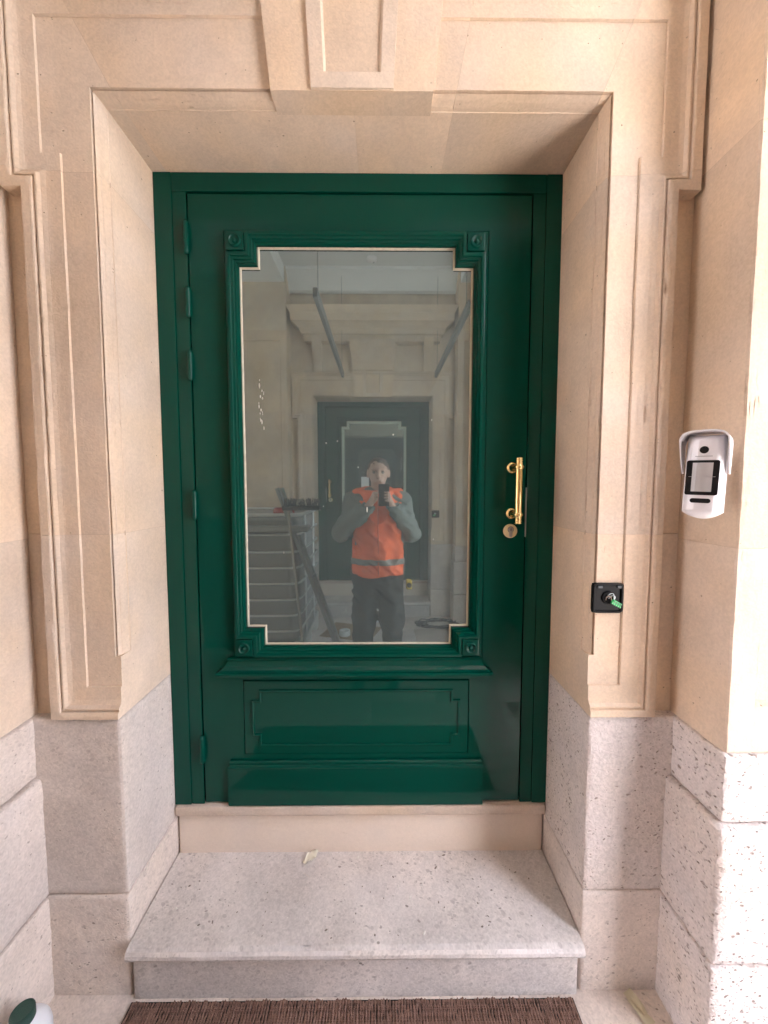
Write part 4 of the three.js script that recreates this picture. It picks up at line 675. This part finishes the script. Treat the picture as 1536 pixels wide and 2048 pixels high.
{ // broom standing head up against the tank
  const t = thing('broom', 'broom with dark bristles standing head up by the caged tank', 'broom', [-0.60, 0, 1.66]);
  part('handle', bar([0, 0, 0], [-0.12, 1.3, 0.02], 0.012), std({ color: tint(0.42, 0.38, 0.32), roughness: 0.6 }), t);
  const hd = bevelBox(-0.16, 0.13, 1.29, 1.325, -0.03, 0.06, 0.008); part('head', hd, M.black, t);
  const br = []; const r = rng(9); for (let k = 0; k < 160; k++) { const x = -0.155 + r() * 0.28, z = -0.022 + r() * 0.075; br.push(bar([x, 1.32, z], [x + (r() - 0.5) * 0.03, 1.37 + r() * 0.015, z + (r() - 0.5) * 0.03], 0.0022, 0.0012, 4)); }
  const b = part('bristles', merge(br), std({ color: tint(0.03, 0.03, 0.035), roughness: 0.9 }), t); b.userData.kind = 'stuff';
}
{ // linear fittings hung from the ceiling
  const al = std({ color: tint(0.17, 0.17, 0.16), roughness: 0.6 });
  for (const [x, z0, label] of [[-0.415, 1.2, 'slim grey ceiling bar mirrored left of the keystone'], [0.6, 1.35, 'slim grey ceiling bar mirrored right of the keystone']]) {
    const t = thing('ceiling_bar', label, 'ceiling fitting', [x, 2.665, z0], 0, 'slim bars hung along the passage'); const len = 3.0 - z0;
    part('housing', bevelBox(-0.015, 0.015, 0, 0.06, 0, len, 0.004), al, t);
    part('diffuser', bevelBox(-0.011, 0.011, -0.003, 0.002, 0.01, len - 0.01, 0.001), std({ color: tint(0.2, 0.2, 0.19), roughness: 0.6 }), t);
    for (const z of [0.12, len - 0.12]) part('hanger', bar([0, 0.07, z], [0, TOP - 2.665, z], 0.002, 0.002, 6), al, t);
  }
  const sd = thing('smoke_detector', 'small white ceiling sensor mirrored at the top of the pane', 'sensor', [-0.09, TOP - 0.045, 2.68]);
  part('housing', lathe([[0.0001, 0], [0.03, 0.002], [0.045, 0.015], [0.05, 0.03], [0.05, 0.045]], 28), M.white, sd); part('indicator', new THREE.SphereGeometry(0.006, 10, 8).translate(0.02, 0.001, 0), M.black, sd);
}
{ // litter of the building work on the far side
  const rag = new Soup(), P = (i, j) => { const u = i / 14 - 0.5, v = j / 14 - 0.5; return [u * 0.2 + 0.02 * noise3(u * 6, 3, v * 6), 0.006 + 0.06 * Math.max(0, noise3(u * 5 + 2, 1, v * 5)) * Math.max(0, 1 - 3 * (u * u + v * v)), v * 0.16 + 0.02 * noise3(u * 6, 8, v * 6)]; };
  for (let i = 0; i < 14; i++) for (let j = 0; j < 14; j++) rag.quad(P(i, j), P(i, j + 1), P(i + 1, j + 1), P(i + 1, j));
  const r = part('rag', rag.geometry({ crease: 0.8 }), std({ color: tint(0.75, 0.76, 0.8), roughness: 0.9 }), scene); r.position.set(-0.01, 0, 2.83); tag(r, 'crumpled white rag on the far floor, mirrored below the person', 'rag');
  const pts = []; const q = rng(15); for (let k = 0; k < 60; k++) { const a = k * 0.62, ra = 0.13 + 0.05 * Math.sin(k * 1.7) + 0.03 * q(); pts.push([Math.cos(a) * ra * 1.3 + 0.02 * q(), 0.006 + 0.012 * q(), Math.sin(a) * ra * 0.8]); }
  const c = part('cable', tube(pts, 0.005, 400, 6), std({ color: tint(0.04, 0.04, 0.045), roughness: 0.6 }), scene); c.position.set(0.60, 0, 2.72); tag(c, 'tangled black cable on the far floor, mirrored low at the right', 'cable');
  const b = part('cardboard', finish(bevelBox(-0.26, 0.26, 0, 0.006, -0.2, 0.2, 0.002), {}), std({ color: tint(0.36, 0.25, 0.16), roughness: 0.95 }), scene); b.position.set(-0.30, 0.001, 2.52); b.rotation.y = 0.3; tag(b, 'flat brown cardboard sheet on the far floor, mirrored beside the ladder', 'cardboard');
  const roll = lathe([[0.035, 0], [0.055, 0], [0.055, 0.048], [0.035, 0.048], [0.035, 0]], 32); const rl = part('tape_roll', roll, std({ color: tint(0.7, 0.7, 0.66), roughness: 0.7 }), scene); rl.position.set(-0.36, 0.0075, 2.42); tag(rl, 'white tape roll on the cardboard sheet, mirrored near the ladder foot', 'tape roll');
  const n = part('notice', bevelBox(-0.045, 0.045, 0, 0.16, -0.0015, 0, 0.0005, 1), std({ color: tint(0.8, 0.8, 0.82), roughness: 0.8 }), scene); n.position.set(-0.185, 1.43, FAR - 0.022); tag(n, 'small white sheet stuck to the opposite door beside the person\'s head', 'notice');
}
renderer.render(scene, camera);
